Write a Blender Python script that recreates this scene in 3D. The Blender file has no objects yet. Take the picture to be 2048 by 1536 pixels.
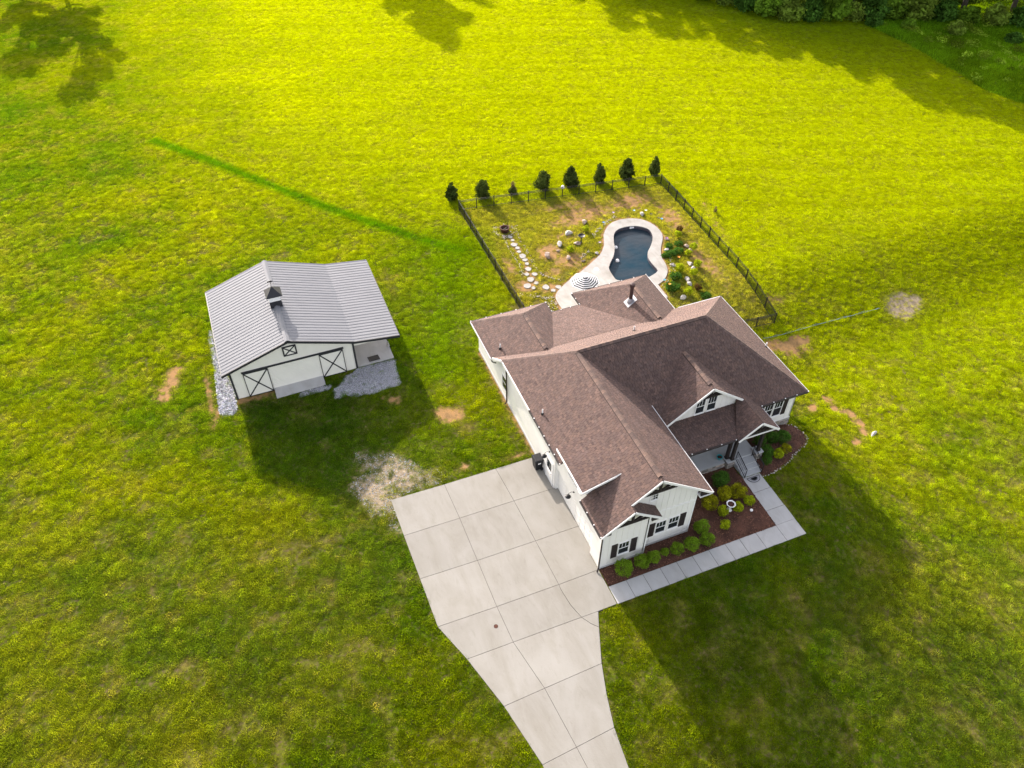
import bpy, bmesh, math, random
import numpy as np
from mathutils import Vector, Matrix
from mathutils.geometry import delaunay_2d_cdt

# ------------------------------------------------------------------ camera, sky, sun, exposure
scene = bpy.context.scene
COL = scene.collection
R = math.radians
cam_d = bpy.data.cameras.new('camera'); cam = bpy.data.objects.new('camera', cam_d); COL.objects.link(cam)
cam.location = (-14.403, -22.021, 42.0)
cam.rotation_euler = (R(90 - 45.2), 0, R(-21.6))
cam_d.sensor_width = 36; cam_d.lens = 1570.0 / 2048 * 36
cam_d.clip_end = 3000; scene.camera = cam

SUN_EL, SUN_AZ = 19.8, -5.5            # azimuth from +Y, negative = towards -X
world = bpy.data.worlds.new('World'); scene.world = world; world.use_nodes = True
wn = world.node_tree; bg = wn.nodes['Background']
sky = wn.nodes.new('ShaderNodeTexSky'); sky.sky_type = 'NISHITA'; sky.sun_disc = False
sky.sun_elevation = R(SUN_EL); sky.sun_rotation = R(SUN_AZ)
sky.altitude = 200; sky.air_density = 1.0; sky.dust_density = 3.0; sky.ozone_density = 0.5
hz = wn.nodes.new('ShaderNodeHueSaturation'); hz.inputs['Saturation'].default_value = 0.42      # thin milky haze whitens the whole sky evenly
wn.links.new(sky.outputs[0], hz.inputs['Color']); wn.links.new(hz.outputs[0], bg.inputs[0]); bg.inputs[1].default_value = 0.15
sun_d = bpy.data.lights.new('sun', 'SUN'); sun = bpy.data.objects.new('sun', sun_d); COL.objects.link(sun)
sun_d.energy = 3.4; sun_d.angle = R(0.53); sun_d.color = (1.0, 0.94, 0.85)
sd = Vector((math.sin(R(SUN_AZ)) * math.cos(R(SUN_EL)), math.cos(R(SUN_AZ)) * math.cos(R(SUN_EL)), math.sin(R(SUN_EL))))
sun.rotation_euler = sd.to_track_quat('Z', 'Y').to_euler()
vs = scene.view_settings
vs.view_transform = 'Standard'; vs.look = 'None'; vs.gamma = 1.0; vs.use_curve_mapping = False
vs.exposure = 1.66
vs.use_white_balance = True; vs.white_balance_temperature = 6700; vs.white_balance_tint = 15
cy = scene.cycles
cy.use_denoising = True; cy.denoising_prefilter = 'NONE'; cy.sampling_pattern = 'BLUE_NOISE'; cy.sample_clamp_indirect = 4.0; cy.max_bounces = 6; cy.diffuse_bounces = 3; cy.glossy_bounces = 3
cy.transmission_bounces = 4; cy.transparent_max_bounces = 4; cy.caustics_reflective = False; cy.caustics_refractive = False

rnd = random.Random(7)
npr = np.random.default_rng(11)

# ------------------------------------------------------------------ helpers
def tag(o, label=None, cat=None, group=None, kind=None):
    if label: o['label'] = label
    if cat: o['category'] = cat
    if group: o['group'] = group
    if kind: o['kind'] = kind
    return o

def empty(name, loc=(0, 0, 0), rz=0.0, parent=None):
    o = bpy.data.objects.new(name, None); COL.objects.link(o); o.location = loc; o.rotation_euler = (0, 0, rz)
    o.empty_display_size = 0.2
    if parent: o.parent = parent
    return o

class MB:
    def __init__(s): s.v = []; s.f = []; s.c = []; s.mi = []; s.cc = None; s.m = 0
    def add(s, vs_, fs, col=None):
        k = len(s.v); s.v += [tuple(p) for p in vs_]
        for f in fs:
            s.f.append(tuple(i + k for i in f)); s.c.append(col or s.cc or (1, 1, 1)); s.mi.append(s.m)
        return s
    def box(s, x0, x1, y0, y1, z0, z1, col=None):
        return s.add([(x0, y0, z0), (x1, y0, z0), (x1, y1, z0), (x0, y1, z0), (x0, y0, z1), (x1, y0, z1), (x1, y1, z1), (x0, y1, z1)],
                     [(0, 3, 2, 1), (4, 5, 6, 7), (0, 1, 5, 4), (1, 2, 6, 5), (2, 3, 7, 6), (3, 0, 4, 7)], col)
    def prism(s, poly, vec, col=None):
        n = len(poly); vec = Vector(vec); a = [Vector(p) for p in poly]; b = [p + vec for p in a]
        nrm = Vector((0, 0, 0))
        for i in range(n): nrm += a[i].cross(a[(i + 1) % n])
        if nrm.dot(vec) > 0: a = a[::-1]; b = b[::-1]
        return s.add(a + b, [tuple(range(n)), tuple(range(2 * n - 1, n - 1, -1))] +
                     [(i, i + n, (i + 1) % n + n, (i + 1) % n) for i in range(n)], col)
    def beam(s, p, q, w, h, up=(0, 0, 1), col=None):
        p = Vector(p); q = Vector(q); d = (q - p).normalized(); u = Vector(up); sd_ = d.cross(u)
        if sd_.length < 1e-4: sd_ = d.cross(Vector((0, 1, 0)))
        sd_.normalize(); u = sd_.cross(d); sd_ = sd_ * (w / 2); u = u * (h / 2)
        vs_ = [p - sd_ - u, p + sd_ - u, p + sd_ + u, p - sd_ + u, q - sd_ - u, q + sd_ - u, q + sd_ + u, q - sd_ + u]
        return s.add(vs_, [(0, 1, 2, 3), (7, 6, 5, 4), (0, 4, 5, 1), (1, 5, 6, 2), (2, 6, 7, 3), (3, 7, 4, 0)], col)
    def tube(s, pts, r, n=7, col=None):
        pts = [Vector(p) for p in pts]; rs = r if isinstance(r, (list, tuple)) else [r] * len(pts); k = len(pts); ring = []
        pu = None
        for i, p in enumerate(pts):
            d = (pts[min(i + 1, k - 1)] - pts[max(i - 1, 0)]).normalized()
            a = (pu or (Vector((0, 0, 1)) if abs(d.z) < .9 else Vector((1, 0, 0)))); a = (a - d * a.dot(d)).normalized(); pu = a; b = d.cross(a)
            ring += [p + (a * math.cos(t) + b * math.sin(t)) * rs[i] for t in [2 * math.pi * j / n for j in range(n)]]
        fs = [(i * n + j, i * n + (j + 1) % n, (i + 1) * n + (j + 1) % n, (i + 1) * n + j) for i in range(k - 1) for j in range(n)]
        fs += [tuple(range(n - 1, -1, -1)), tuple(range((k - 1) * n, k * n))]
        return s.add(ring, fs, col)
    def lathe(s, prof, c=(0, 0, 0), n=16, col=None, rot=0.0):
        vs_ = []; k = len(prof)
        for r, z in prof:
            vs_ += [(c[0] + r * math.cos(rot + 2 * math.pi * j / n), c[1] + r * math.sin(rot + 2 * math.pi * j / n), c[2] + z) for j in range(n)]
        fs = [(i * n + j, i * n + (j + 1) % n, (i + 1) * n + (j + 1) % n, (i + 1) * n + j) for i in range(k - 1) for j in range(n)]
        fs += [tuple(range(n - 1, -1, -1)), tuple(range((k - 1) * n, k * n))]
        return s.add(vs_, fs, col)
    def mesh(s, name, mats, smooth=False):
        me = bpy.data.meshes.new(name); me.from_pydata(s.v, [], s.f)
        for m in (mats if isinstance(mats, (list, tuple)) else [mats]): me.materials.append(m)
        me.polygons.foreach_set('material_index', s.mi)
        ca = me.color_attributes.new('Col', 'FLOAT_COLOR', 'CORNER')
        arr = np.ones((len(me.loops), 4), np.float32)
        arr[:, :3] = np.repeat(np.array(s.c, np.float32).reshape(-1, 3), [len(f) for f in s.f], axis=0)
        ca.data.foreach_set('color', arr.ravel())
        if smooth: me.polygons.foreach_set('use_smooth', [True] * len(me.polygons))
        me.update(); return me
    def build(s, name, mats, parent=None, smooth=False, bevel=0, loc=None, rz=0.0):
        o = bpy.data.objects.new(name, s.mesh(name, mats, smooth)); COL.objects.link(o)
        if loc is not None: o.location = loc
        if rz: o.rotation_euler = (0, 0, rz)
        if parent: o.parent = parent
        if bevel:
            b = o.modifiers.new('bevel', 'BEVEL'); b.width = bevel; b.segments = 2; b.limit_method = 'ANGLE'
        return o

def new_obj(name, me, parent=None, loc=None, rot=None, scale=None):
    o = bpy.data.objects.new(name, me); COL.objects.link(o)
    if loc is not None: o.location = loc
    if rot is not None: o.rotation_euler = rot
    if scale is not None: o.scale = scale
    if parent: o.parent = parent
    return o

def copy_tree(o, parent=None):
    c = o.copy(); COL.objects.link(c); c.parent = parent
    for ch in o.children: copy_tree(ch, c)
    return c

# ------------------------------------------------------------------ materials
def mat(name, col, rough=0.7, var=0.0, scale=4.0, col2=None, bump=0.0, bscale=None, metal=0.0, attr=False, spec=0.3, detail=5.0, stretch=None):
    m = bpy.data.materials.new(name); m.use_nodes = True; nt = m.node_tree; N = nt.nodes; Lk = nt.links
    b = N['Principled BSDF']; b.inputs['Roughness'].default_value = rough; b.inputs['Metallic'].default_value = metal
    b.inputs['Specular IOR Level'].default_value = spec
    tc = N.new('ShaderNodeTexCoord'); src = tc.outputs['Object']
    if stretch:
        mp = N.new('ShaderNodeMapping'); mp.inputs['Scale'].default_value = stretch; Lk.new(src, mp.inputs[0]); src = mp.outputs[0]
    no = N.new('ShaderNodeTexNoise'); no.inputs['Scale'].default_value = scale; no.inputs['Detail'].default_value = detail; Lk.new(src, no.inputs['Vector'])
    c1 = tuple(col); c2 = tuple(col2) if col2 else tuple(max(0, v * (1 - var)) for v in col)
    rp = N.new('ShaderNodeValToRGB'); rp.color_ramp.elements[0].position = .3; rp.color_ramp.elements[1].position = .7
    rp.color_ramp.elements[0].color = (*c2, 1); rp.color_ramp.elements[1].color = (*c1, 1)
    Lk.new(no.outputs['Fac'], rp.inputs[0]); out = rp.outputs[0]
    if attr:
        at = N.new('ShaderNodeAttribute'); at.attribute_name = 'Col'
        mx = N.new('ShaderNodeMix'); mx.data_type = 'RGBA'; mx.blend_type = 'MULTIPLY'; mx.inputs[0].default_value = 1.0
        Lk.new(out, mx.inputs[6]); Lk.new(at.outputs['Color'], mx.inputs[7]); out = mx.outputs[2]
    Lk.new(out, b.inputs['Base Color'])
    if bump:
        n2 = N.new('ShaderNodeTexNoise'); n2.inputs['Scale'].default_value = bscale or scale * 8; n2.inputs['Detail'].default_value = 4; Lk.new(src, n2.inputs['Vector'])
        bp = N.new('ShaderNodeBump'); bp.inputs['Strength'].default_value = 1.0; bp.inputs['Distance'].default_value = bump
        Lk.new(n2.outputs['Fac'], bp.inputs['Height']); Lk.new(bp.outputs[0], b.inputs['Normal'])
    return m

def leaf_mat(name, col, trans=0.4, attr='Col', instancer=False, tcol=(1.15, 1.1, .6), dcol=(1, 1, 1)):
    m = bpy.data.materials.new(name); m.use_nodes = True; nt = m.node_tree; N = nt.nodes; Lk = nt.links
    for n in list(N): N.remove(n)
    o = N.new('ShaderNodeOutputMaterial'); df = N.new('ShaderNodeBsdfDiffuse'); tr = N.new('ShaderNodeBsdfTranslucent'); ms = N.new('ShaderNodeMixShader')
    at = N.new('ShaderNodeAttribute'); at.attribute_name = attr
    if instancer: at.attribute_type = 'INSTANCER'
    mx = N.new('ShaderNodeMix'); mx.data_type = 'RGBA'; mx.blend_type = 'MULTIPLY'; mx.inputs[0].default_value = 1; mx.inputs[7].default_value = (*col, 1)
    Lk.new(at.outputs['Color'], mx.inputs[6]); c = mx.outputs[2]
    if instancer:                                # per-blade shade from the tuft mesh itself
        a2 = N.new('ShaderNodeAttribute'); a2.attribute_name = 'Col'
        m2 = N.new('ShaderNodeMix'); m2.data_type = 'RGBA'; m2.blend_type = 'MULTIPLY'; m2.inputs[0].default_value = 1
        Lk.new(c, m2.inputs[6]); Lk.new(a2.outputs['Color'], m2.inputs[7]); c = m2.outputs[2]
    t2 = N.new('ShaderNodeMix'); t2.data_type = 'RGBA'; t2.blend_type = 'MULTIPLY'; t2.inputs[0].default_value = 1; t2.inputs[7].default_value = (*tcol, 1)
    Lk.new(c, t2.inputs[6])
    d2 = N.new('ShaderNodeMix'); d2.data_type = 'RGBA'; d2.blend_type = 'MULTIPLY'; d2.inputs[0].default_value = 1; d2.inputs[7].default_value = (*dcol, 1); Lk.new(c, d2.inputs[6]); Lk.new(d2.outputs[2], df.inputs[0]); Lk.new(t2.outputs[2], tr.inputs[0]); ms.inputs[0].default_value = trans
    Lk.new(df.outputs[0], ms.inputs[1]); Lk.new(tr.outputs[0], ms.inputs[2]); Lk.new(ms.outputs[0], o.inputs[0])
    return m

M = {}
M['shingle'] = mat('shingle', (.125, .084, .073), .9, var=.12, scale=.7, attr=True, bump=.004, bscale=60)
M['ridgecap'] = mat('ridge cap shingle', (.150, .105, .09), .9, var=.35, scale=3, attr=True, bump=.004, bscale=60)
M['deck'] = mat('roof underlay', (.05, .035, .03), .9)
M['white'] = mat('white painted siding', (.78, .76, .72), .55, var=.06, scale=.8, bump=.002, bscale=30)
M['trim'] = mat('white trim paint', (.8, .79, .77), .45, var=.05, scale=2)
M['gutter_white'] = mat('white gutter metal', (.55, .55, .56), .35, var=.1, scale=3)
M['brown'] = mat('dark brown stained timber', (.03, .022, .02), .65, var=.35, scale=5, stretch=(1, 1, 4), bump=.003, bscale=40)
M['shutter'] = mat('dark brown shutter', (.035, .026, .026), .6, var=.3, scale=6)
M['gutter_brown'] = mat('dark brown gutter', (.035, .026, .024), .4, var=.2, scale=4)
M['soffit'] = mat('grey soffit', (.5, .5, .5), .7, var=.1)
M['concrete'] = mat('driveway concrete', (.28, .269, .245), .85, col2=(.25, .238, .214), scale=.55, detail=9, attr=True, bump=.004, bscale=14)
M['walk'] = mat('walk concrete', (.43, .425, .42), .85, col2=(.385, .38, .375), scale=1.2, detail=8, attr=True, bump=.003, bscale=20)
def stain(m, scale, lo, hi, dark):
    nt = m.node_tree; N = nt.nodes; b = N['Principled BSDF']; src = b.inputs['Base Color'].links[0].from_socket; g = N.new('ShaderNodeNewGeometry')
    mp = N.new('ShaderNodeMapping'); mp.inputs['Rotation'].default_value = (0, 0, .35); mp.inputs['Scale'].default_value = (1, .35, 1); nt.links.new(g.outputs['Position'], mp.inputs[0])
    n = N.new('ShaderNodeTexNoise'); n.inputs['Scale'].default_value = scale; n.inputs['Detail'].default_value = 9; n.inputs['Roughness'].default_value = .68; n.inputs['Distortion'].default_value = .8; nt.links.new(mp.outputs[0], n.inputs['Vector'])
    r = N.new('ShaderNodeValToRGB'); r.color_ramp.elements[0].position = lo; r.color_ramp.elements[0].color = (*dark, 1); r.color_ramp.elements[1].position = hi; r.color_ramp.elements[1].color = (1, 1, 1, 1); nt.links.new(n.outputs['Fac'], r.inputs[0])
    x = N.new('ShaderNodeMix'); x.data_type = 'RGBA'; x.blend_type = 'MULTIPLY'; x.inputs[0].default_value = 1; nt.links.new(src, x.inputs[6]); nt.links.new(r.outputs[0], x.inputs[7]); nt.links.new(x.outputs[2], b.inputs['Base Color'])
stain(M['concrete'], .7, .36, .6, (.87, .855, .82)); stain(M['concrete'], 5, .3, .45, (.90, .89, .87)); stain(M['walk'], 1.6, .35, .55, (.90, .89, .87))
M['joint'] = mat('joint dirt', (.10, .085, .07), .95, var=.3)
M['porch'] = mat('porch concrete', (.40, .41, .42), .8, var=.12, scale=1.5, bump=.002)
M['pooldeck'] = mat('white pool concrete', (.36, .35, .33), .75, col2=(.27, .255, .23), scale=.9, detail=10, bump=.003, bscale=12)
stain(M['pooldeck'], .9, .34, .5, (.82, .80, .77))
M['liner'] = mat('pool liner', (.07, .065, .085), .5, var=.3)
M['mulch'] = mat('mulch bed', (.12, .052, .034), .95, col2=(.045, .02, .014), scale=1.1, detail=10, bump=.05, bscale=13)
M['chip'] = mat('mulch chips', (.16, .075, .05), .95, var=.3, attr=True)
M['gravel'] = mat('gravel bed', (.30, .31, .33), .95, col2=(.15, .15, .16), scale=9, detail=8, bump=.03, bscale=18)
M['gstone'] = mat('gravel stone', (.42, .43, .46), .9, var=.3, scale=6, attr=True)
M['stone'] = mat('pale edging stone', (.52, .48, .42), .9, col2=(.34, .28, .23), scale=5, bump=.01, bscale=15)
M['rock'] = mat('tan boulder', (.40, .31, .25), .9, col2=(.2, .15, .12), scale=3, detail=9, bump=.03, bscale=7)
M['rock_w'] = mat('pale boulder', (.48, .45, .41), .9, col2=(.27, .25, .24), scale=3, detail=9, bump=.03, bscale=7)
M['veneer'] = mat('ledge stone', (.36, .33, .30), .9, var=.3, scale=4, attr=True, bump=.01, bscale=20)
M['metal_roof'] = mat('light grey ribbed metal', (.20, .206, .22), .6, col2=(.182, .188, .202), scale=.7, metal=.0, spec=.12)
M['barn_white'] = mat('barn white metal siding', (.78, .755, .69), .5, var=.05, scale=1.5)
M['barn_dark'] = mat('charcoal barn trim', (.028, .029, .034), .5, var=.2)
M['iron'] = mat('black iron', (.012, .012, .013), .45, var=.2)
M['black_plastic'] = mat('black plastic', (.016, .017, .02), .45, var=.25, scale=8)
M['grey_metal'] = mat('grey galvanised metal', (.38, .38, .40), .4, var=.15, metal=.3)
M['flue'] = mat('brown flue metal', (.075, .045, .04), .5, var=.2)
M['pvc'] = mat('white pvc pipe', (.8, .8, .8), .4)
M['teal'] = mat('teal glazed pot', (.02, .32, .36), .3, var=.2)
M['rust'] = mat('rusty steel', (.10, .035, .02), .85, col2=(.035, .016, .012), scale=6, bump=.004)
M['hose'] = mat('pale blue hose', (.25, .36, .38), .45, var=.25, scale=.8)
M['cloth_w'] = mat('white canvas', (.76, .76, .75), .8, var=.06)
M['cloth_k'] = mat('black canvas', (.022, .024, .03), .8, var=.2)
M['paint_white'] = mat('white paint', (.82, .82, .82), .4, var=.06)
M['bark'] = mat('bark', (.10, .08, .06), .95, var=.5, scale=6, bump=.03, bscale=12)
M['clay'] = mat('bare clay', (.45, .22, .10), .95, var=.3)

g_ = bpy.data.materials.new('window glass'); g_.use_nodes = True; b_ = g_.node_tree.nodes['Principled BSDF']
b_.inputs['Base Color'].default_value = (.018, .024, .028, 1); b_.inputs['Roughness'].default_value = .06; b_.inputs['Specular IOR Level'].default_value = .6
M['glass'] = g_
wm = bpy.data.materials.new('pool water'); wm.use_nodes = True; nt = wm.node_tree; N = nt.nodes; b_ = N['Principled BSDF']
b_.inputs['Roughness'].default_value = .03; b_.inputs['IOR'].default_value = 1.33; b_.inputs['Specular IOR Level'].default_value = .16
tc = N.new('ShaderNodeTexCoord'); no = N.new('ShaderNodeTexNoise'); no.inputs['Scale'].default_value = .35; no.inputs['Detail'].default_value = 3
rp = N.new('ShaderNodeValToRGB'); rp.color_ramp.elements[0].position = .35; rp.color_ramp.elements[1].position = .65
rp.color_ramp.elements[0].color = (.036, .046, .056, 1); rp.color_ramp.elements[1].color = (.006, .032, .052, 1)
nt.links.new(tc.outputs['Object'], no.inputs[0]); nt.links.new(no.outputs['Fac'], rp.inputs[0]); nt.links.new(rp.outputs[0], b_.inputs['Base Color'])
n2 = N.new('ShaderNodeTexNoise'); n2.inputs['Scale'].default_value = 2.0; n2.inputs['Detail'].default_value = 6; n2.inputs['Distortion'].default_value = .6
mp = N.new('ShaderNodeMapping'); mp.inputs['Scale'].default_value = (.7, 1.6, 1); nt.links.new(tc.outputs['Object'], mp.inputs[0]); nt.links.new(mp.outputs[0], n2.inputs['Vector'])
bp = N.new('ShaderNodeBump'); bp.inputs['Distance'].default_value = .028; bp.inputs['Strength'].default_value = .9
nt.links.new(n2.outputs['Fac'], bp.inputs['Height']); nt.links.new(bp.outputs[0], b_.inputs['Normal']); M['water'] = wm

M['grass'] = leaf_mat('grass blades', (1, 1, 1), .58, attr='tint', instancer=True, tcol=(1.45, 1.34, .3), dcol=(.72, 1.0, 2.0))
M['boxwood'] = leaf_mat('boxwood leaves', (.16, .27, .02), .35)
M['boxdark'] = leaf_mat('dark holly leaves', (.06, .14, .02), .3)
M['boxgold'] = leaf_mat('gold tipped leaves', (.27, .27, .012), .35)
M['lime'] = leaf_mat('lime leaves', (.33, .40, .015), .35)
M['arbor'] = leaf_mat('arborvitae foliage', (.048, .068, .016), .18)
M['arbor_dead'] = leaf_mat('browned arborvitae foliage', (.14, .11, .06), .3)
M['tree'] = leaf_mat('tree leaves', (.13, .235, .022), .5)
M['tree2'] = leaf_mat('pale tree leaves', (.19, .28, .04), .5)
M['weed'] = leaf_mat('tall weeds', (.24, .36, .03), .45)
M['arbor2'] = leaf_mat('lighter arborvitae foliage', (.07, .095, .02), .2)
M['silver'] = leaf_mat('silvery leaves', (.13, .17, .11), .3)
# ------------------------------------------------------------------ measured positions (metres, house corner = origin)
BED_R=[(13.42,2.61),(13.49,2.38),(13.93,2.32),(14.55,2.43),(15.18,2.62),(15.96,2.91),(16.76,3.36),(17.57,3.73),(18.37,4.06),(18.85,4.41),(19.15,4.96),(19.0,5.56),(18.78,5.98),(18.35,6.23)]
SHR_R=[(16.79,4.78,0.5),(15.97,4.96,0.46),(14.89,5.01,0.5),(14.78,3.95,0.44),(14.35,3.28,0.36),(15.5,3.54,0.37),(16.35,3.83,0.37)]
SHR_L=[(10.35,2.83,0.54),(10.0,1.76,0.47),(10.89,1.58,0.5),(8.68,1.49,0.52),(9.23,0.71,0.32),(10.28,0.63,0.33),(11.27,0.78,0.32),(8.8,-0.23,0.3)]
SHR_ROW=[(1.27,-0.78,0.5),(2.5,-0.73,0.42),(3.36,-0.72,0.39),(4.25,-0.57,0.25),(5.0,-0.72,0.41),(6.01,-0.78,0.43),(7.08,-0.81,0.43),(7.24,0.08,0.44)]
BATH=[(9.81,0.81)]
WHITE=[(11.02,0.15)]
MAT=[(12.74,2.43)]
POOL=[(16.97,31.46),(17.7,32.05),(18.73,32.14),(19.58,31.87),(20.3,31.13),(20.28,30.15),(19.83,29.32),(19.17,28.49),(18.51,27.78),(18.16,26.97),(18.07,26.16),(18.08,25.32),(17.96,25.0),(17.38,24.69),(16.47,24.51),(14.9,24.78),(14.08,25.19),(14.04,26.01),(14.16,26.88),(14.58,27.54),(15.39,28.44),(16.06,29.53),(16.4,30.38)]
COPE=[(16.02,31.74),(16.65,32.51),(17.54,33.2),(18.64,33.4),(19.77,33.17),(20.67,32.5),(21.17,31.35),(21.21,30.19),(20.85,29.22),(19.97,27.98),(19.32,26.7),(19.14,25.64),(18.79,24.67),(17.96,23.75),(17.07,23.3)]
DECK=[(15.32,30.21),(14.47,29.19),(13.24,28.35),(11.65,27.41),(10.17,26.65),(8.92,25.84),(8.3,25.23),(8.08,24.55),(8.05,23.41)]
STEPS=[(7.84,34.63,0.22),(7.86,34.06,0.2),(7.74,33.37,0.3),(7.82,32.79,0.25),(7.75,32.2,0.23),(7.79,31.45,0.33),(7.78,30.85,0.24),(7.72,30.25,0.24),(7.53,29.5,0.33),(7.12,28.84,0.25),(7.77,28.59,0.26),(7.15,28.03,0.35),(6.55,27.33,0.36),(6.92,26.85,0.22),(7.96,26.56,0.36),(7.42,27.39,0.2),(8.38,25.91,0.24),(8.96,26.17,0.27)]
BORD_L=[(6.98,36.76),(6.83,35.89),(7.06,34.98),(7.31,34.58),(7.11,33.46),(7.03,32.52),(7.09,31.54),(7.06,30.61),(6.91,29.56),(6.71,28.92)]
BORD_R=[(9.05,36.15),(8.65,34.86),(8.49,32.72),(8.4,31.4),(8.29,30.31),(8.3,29.01),(8.42,28.24),(8.98,27.48),(9.55,26.99)]
BORD_S=[(5.36,26.39),(6.16,25.99),(7.05,25.55),(7.33,25.19),(7.95,25.11)]
BOULD=[(15.24,34.28,0.42),(13.12,33.19,0.42),(11.63,31.91,0.42),(13.1,31.39,0.35),(9.84,30.55,0.45),(11.47,29.58,0.38),(11.11,31.0,0.2),(20.96,33.46,0.36),(14.17,29.31,0.22),(12.57,28.75,0.2)]
BUSH=[(14.79,32.94),(12.06,30.53)]
BATH2=[(13.56,31.4)]
POSTLAMP=[(15.18,39.21)]
ARBOR=[(4.94,42.62),(7.86,41.96),(10.84,41.5),(13.86,41.08),(16.81,40.62),(19.74,40.28),(22.63,39.88),(25.56,39.44)]
FLOAT=[(15.6,28.03),(16.38,29.91)]
FIREPIT=[(7.73,35.73)]
YBUSH=[(22.31,29.0),(22.56,26.68),(21.7,26.11),(21.61,24.33),(19.78,24.37),(20.59,23.37),(18.85,21.28),(19.94,21.54),(22.89,29.67)]
RBOULD=[(22.26,27.4,0.33),(22.26,26.67,0.28),(21.17,24.85,0.33),(20.99,24.17,0.3),(19.79,23.01,0.33),(19.6,22.44,0.32),(18.13,21.03,0.33),(21.17,28.89,0.25),(20.22,27.48,0.28),(19.61,25.24,0.28)]
FLOW=[(16.51,32.84),(21.86,31.37),(18.21,34.15),(20.12,33.6),(21.16,33.18),(20.78,28.48),(20.31,25.54),(19.3,24.95),(17.59,23.22),(17.65,22.49),(14.79,30.12),(21.35,32.51),(21.69,31.7)]
GREEN=[(20.25,26.75),(21.15,26.87),(19.0,23.66),(18.0,22.41),(19.71,26.72),(20.75,27.88),(21.73,27.86),(20.15,20.55)]
BORD_P=[(20.59,27.21),(19.77,25.64),(19.52,24.81),(18.33,23.37),(16.95,22.71),(16.83,21.61)]
BORD_P2=[(18.44,34.06),(17.76,33.79),(16.91,33.34),(16.08,32.75),(15.44,32.36),(15.12,31.85)]
BORD_P3=[(13.84,30.13),(13.02,29.49),(12.53,29.21)]
HOSE=[(22.54,15.12),(24.4,15.1),(26.27,15.09),(28.61,15.06),(30.87,15.0),(34.32,14.91)]
DEADP=[(35.59,15.85),(37.08,15.8),(38.81,14.73),(37.63,13.58),(35.62,13.13),(34.64,14.27)]
CLAY=[(23.7,7.97),(23.56,6.94),(24.3,6.19),(24.33,5.15),(22.79,3.56),(21.76,7.39),(23.0,14.39),(25.57,14.05),(23.86,13.93),(25.06,14.34),(24.11,4.21)]
WROCK=[(24.62,3.78)]
FENCE_B=[(4.91,40.61),(6.58,40.29),(8.31,40.05),(10.0,39.71),(11.72,39.49),(13.48,39.36),(15.2,39.14),(16.89,38.87)]
FENCE_R=[(25.38,37.72),(24.34,16.31)]
FENCE_L=[(4.91,40.61),(4.85,32.28)]
FENCE_L2=[(4.77,24.79)]
GATE=[(22.51,16.26),(24.36,16.3)]
GRAV1=[(-19.58,31.72),(-19.51,29.34),(-19.66,27.02),(-19.82,24.95),(-19.88,23.17),(-19.91,21.61),(-19.04,21.26),(-18.65,21.87),(-18.59,23.49),(-18.69,25.12),(-19.02,25.63)]
GRAV2=[(-9.45,22.74),(-9.93,22.37),(-10.52,22.19),(-10.69,21.65),(-11.12,21.35),(-11.73,21.19),(-11.57,20.73),(-11.88,20.14),(-11.54,20.07),(-11.03,20.39),(-10.69,19.93),(-10.38,20.13),(-9.73,19.88),(-9.27,19.56),(-8.35,19.66),(-7.68,19.79),(-6.78,19.9),(-6.72,20.76),(-6.66,21.63),(-6.58,22.59)]
GRAV3=[(-12.17,21.83),(-12.75,21.8),(-14.1,21.67),(-14.16,21.37),(-13.31,21.23),(-12.26,21.4),(-11.94,21.47)]
GRAV4=[(-11.68,14.55),(-10.33,13.73),(-9.31,13.61),(-8.12,12.3),(-7.56,11.39),(-6.63,11.02),(-6.48,9.88),(-7.55,9.78),(-8.35,9.83),(-9.87,9.79),(-10.34,8.83),(-10.62,7.12),(-10.97,7.26),(-11.14,8.78),(-11.84,8.69),(-12.26,10.1),(-12.75,11.32),(-12.46,12.12),(-11.15,12.54),(-11.83,13.91)]
CLAYB=[(-8.52,19.01),(-7.97,18.73),(-7.26,18.38),(-7.24,17.99),(-7.88,18.11),(-8.28,18.59)]
DRYB=[(-5.47,16.73),(-3.17,15.82),(-3.36,14.65),(-4.72,14.58),(-5.56,15.37)]
STATUE=[(-6.63,24.24)]
BMAT=[(-8.49,23.52),(-7.64,23.54),(-7.58,22.98),(-8.45,22.97)]
WEED=[(72.66,63.53),(73.63,55.81),(73.35,49.22),(72.62,41.88),(74.0,38.08)]
WOOD=[(57.84,79.58),(60.1,71.43),(63.88,67.39),(72.9,63.82)]
BIN=[(-0.37,8.65)]
# ------------------------------------------------------------------ terrain
def sm(t):
    t = np.clip(t, 0, 1); return t * t * (3 - 2 * t)
def Tn(x, y):
    side = 1.9 * sm((x - 13.0) / 12) * (1 - sm((y - 11) / 12))
    front = .9 * sm(((-y - 2.8) * .75 + (x - 14) * .3) / 13)
    return -(side + front)
def T(x, y): return float(Tn(np.float64(x), np.float64(y)))

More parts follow.
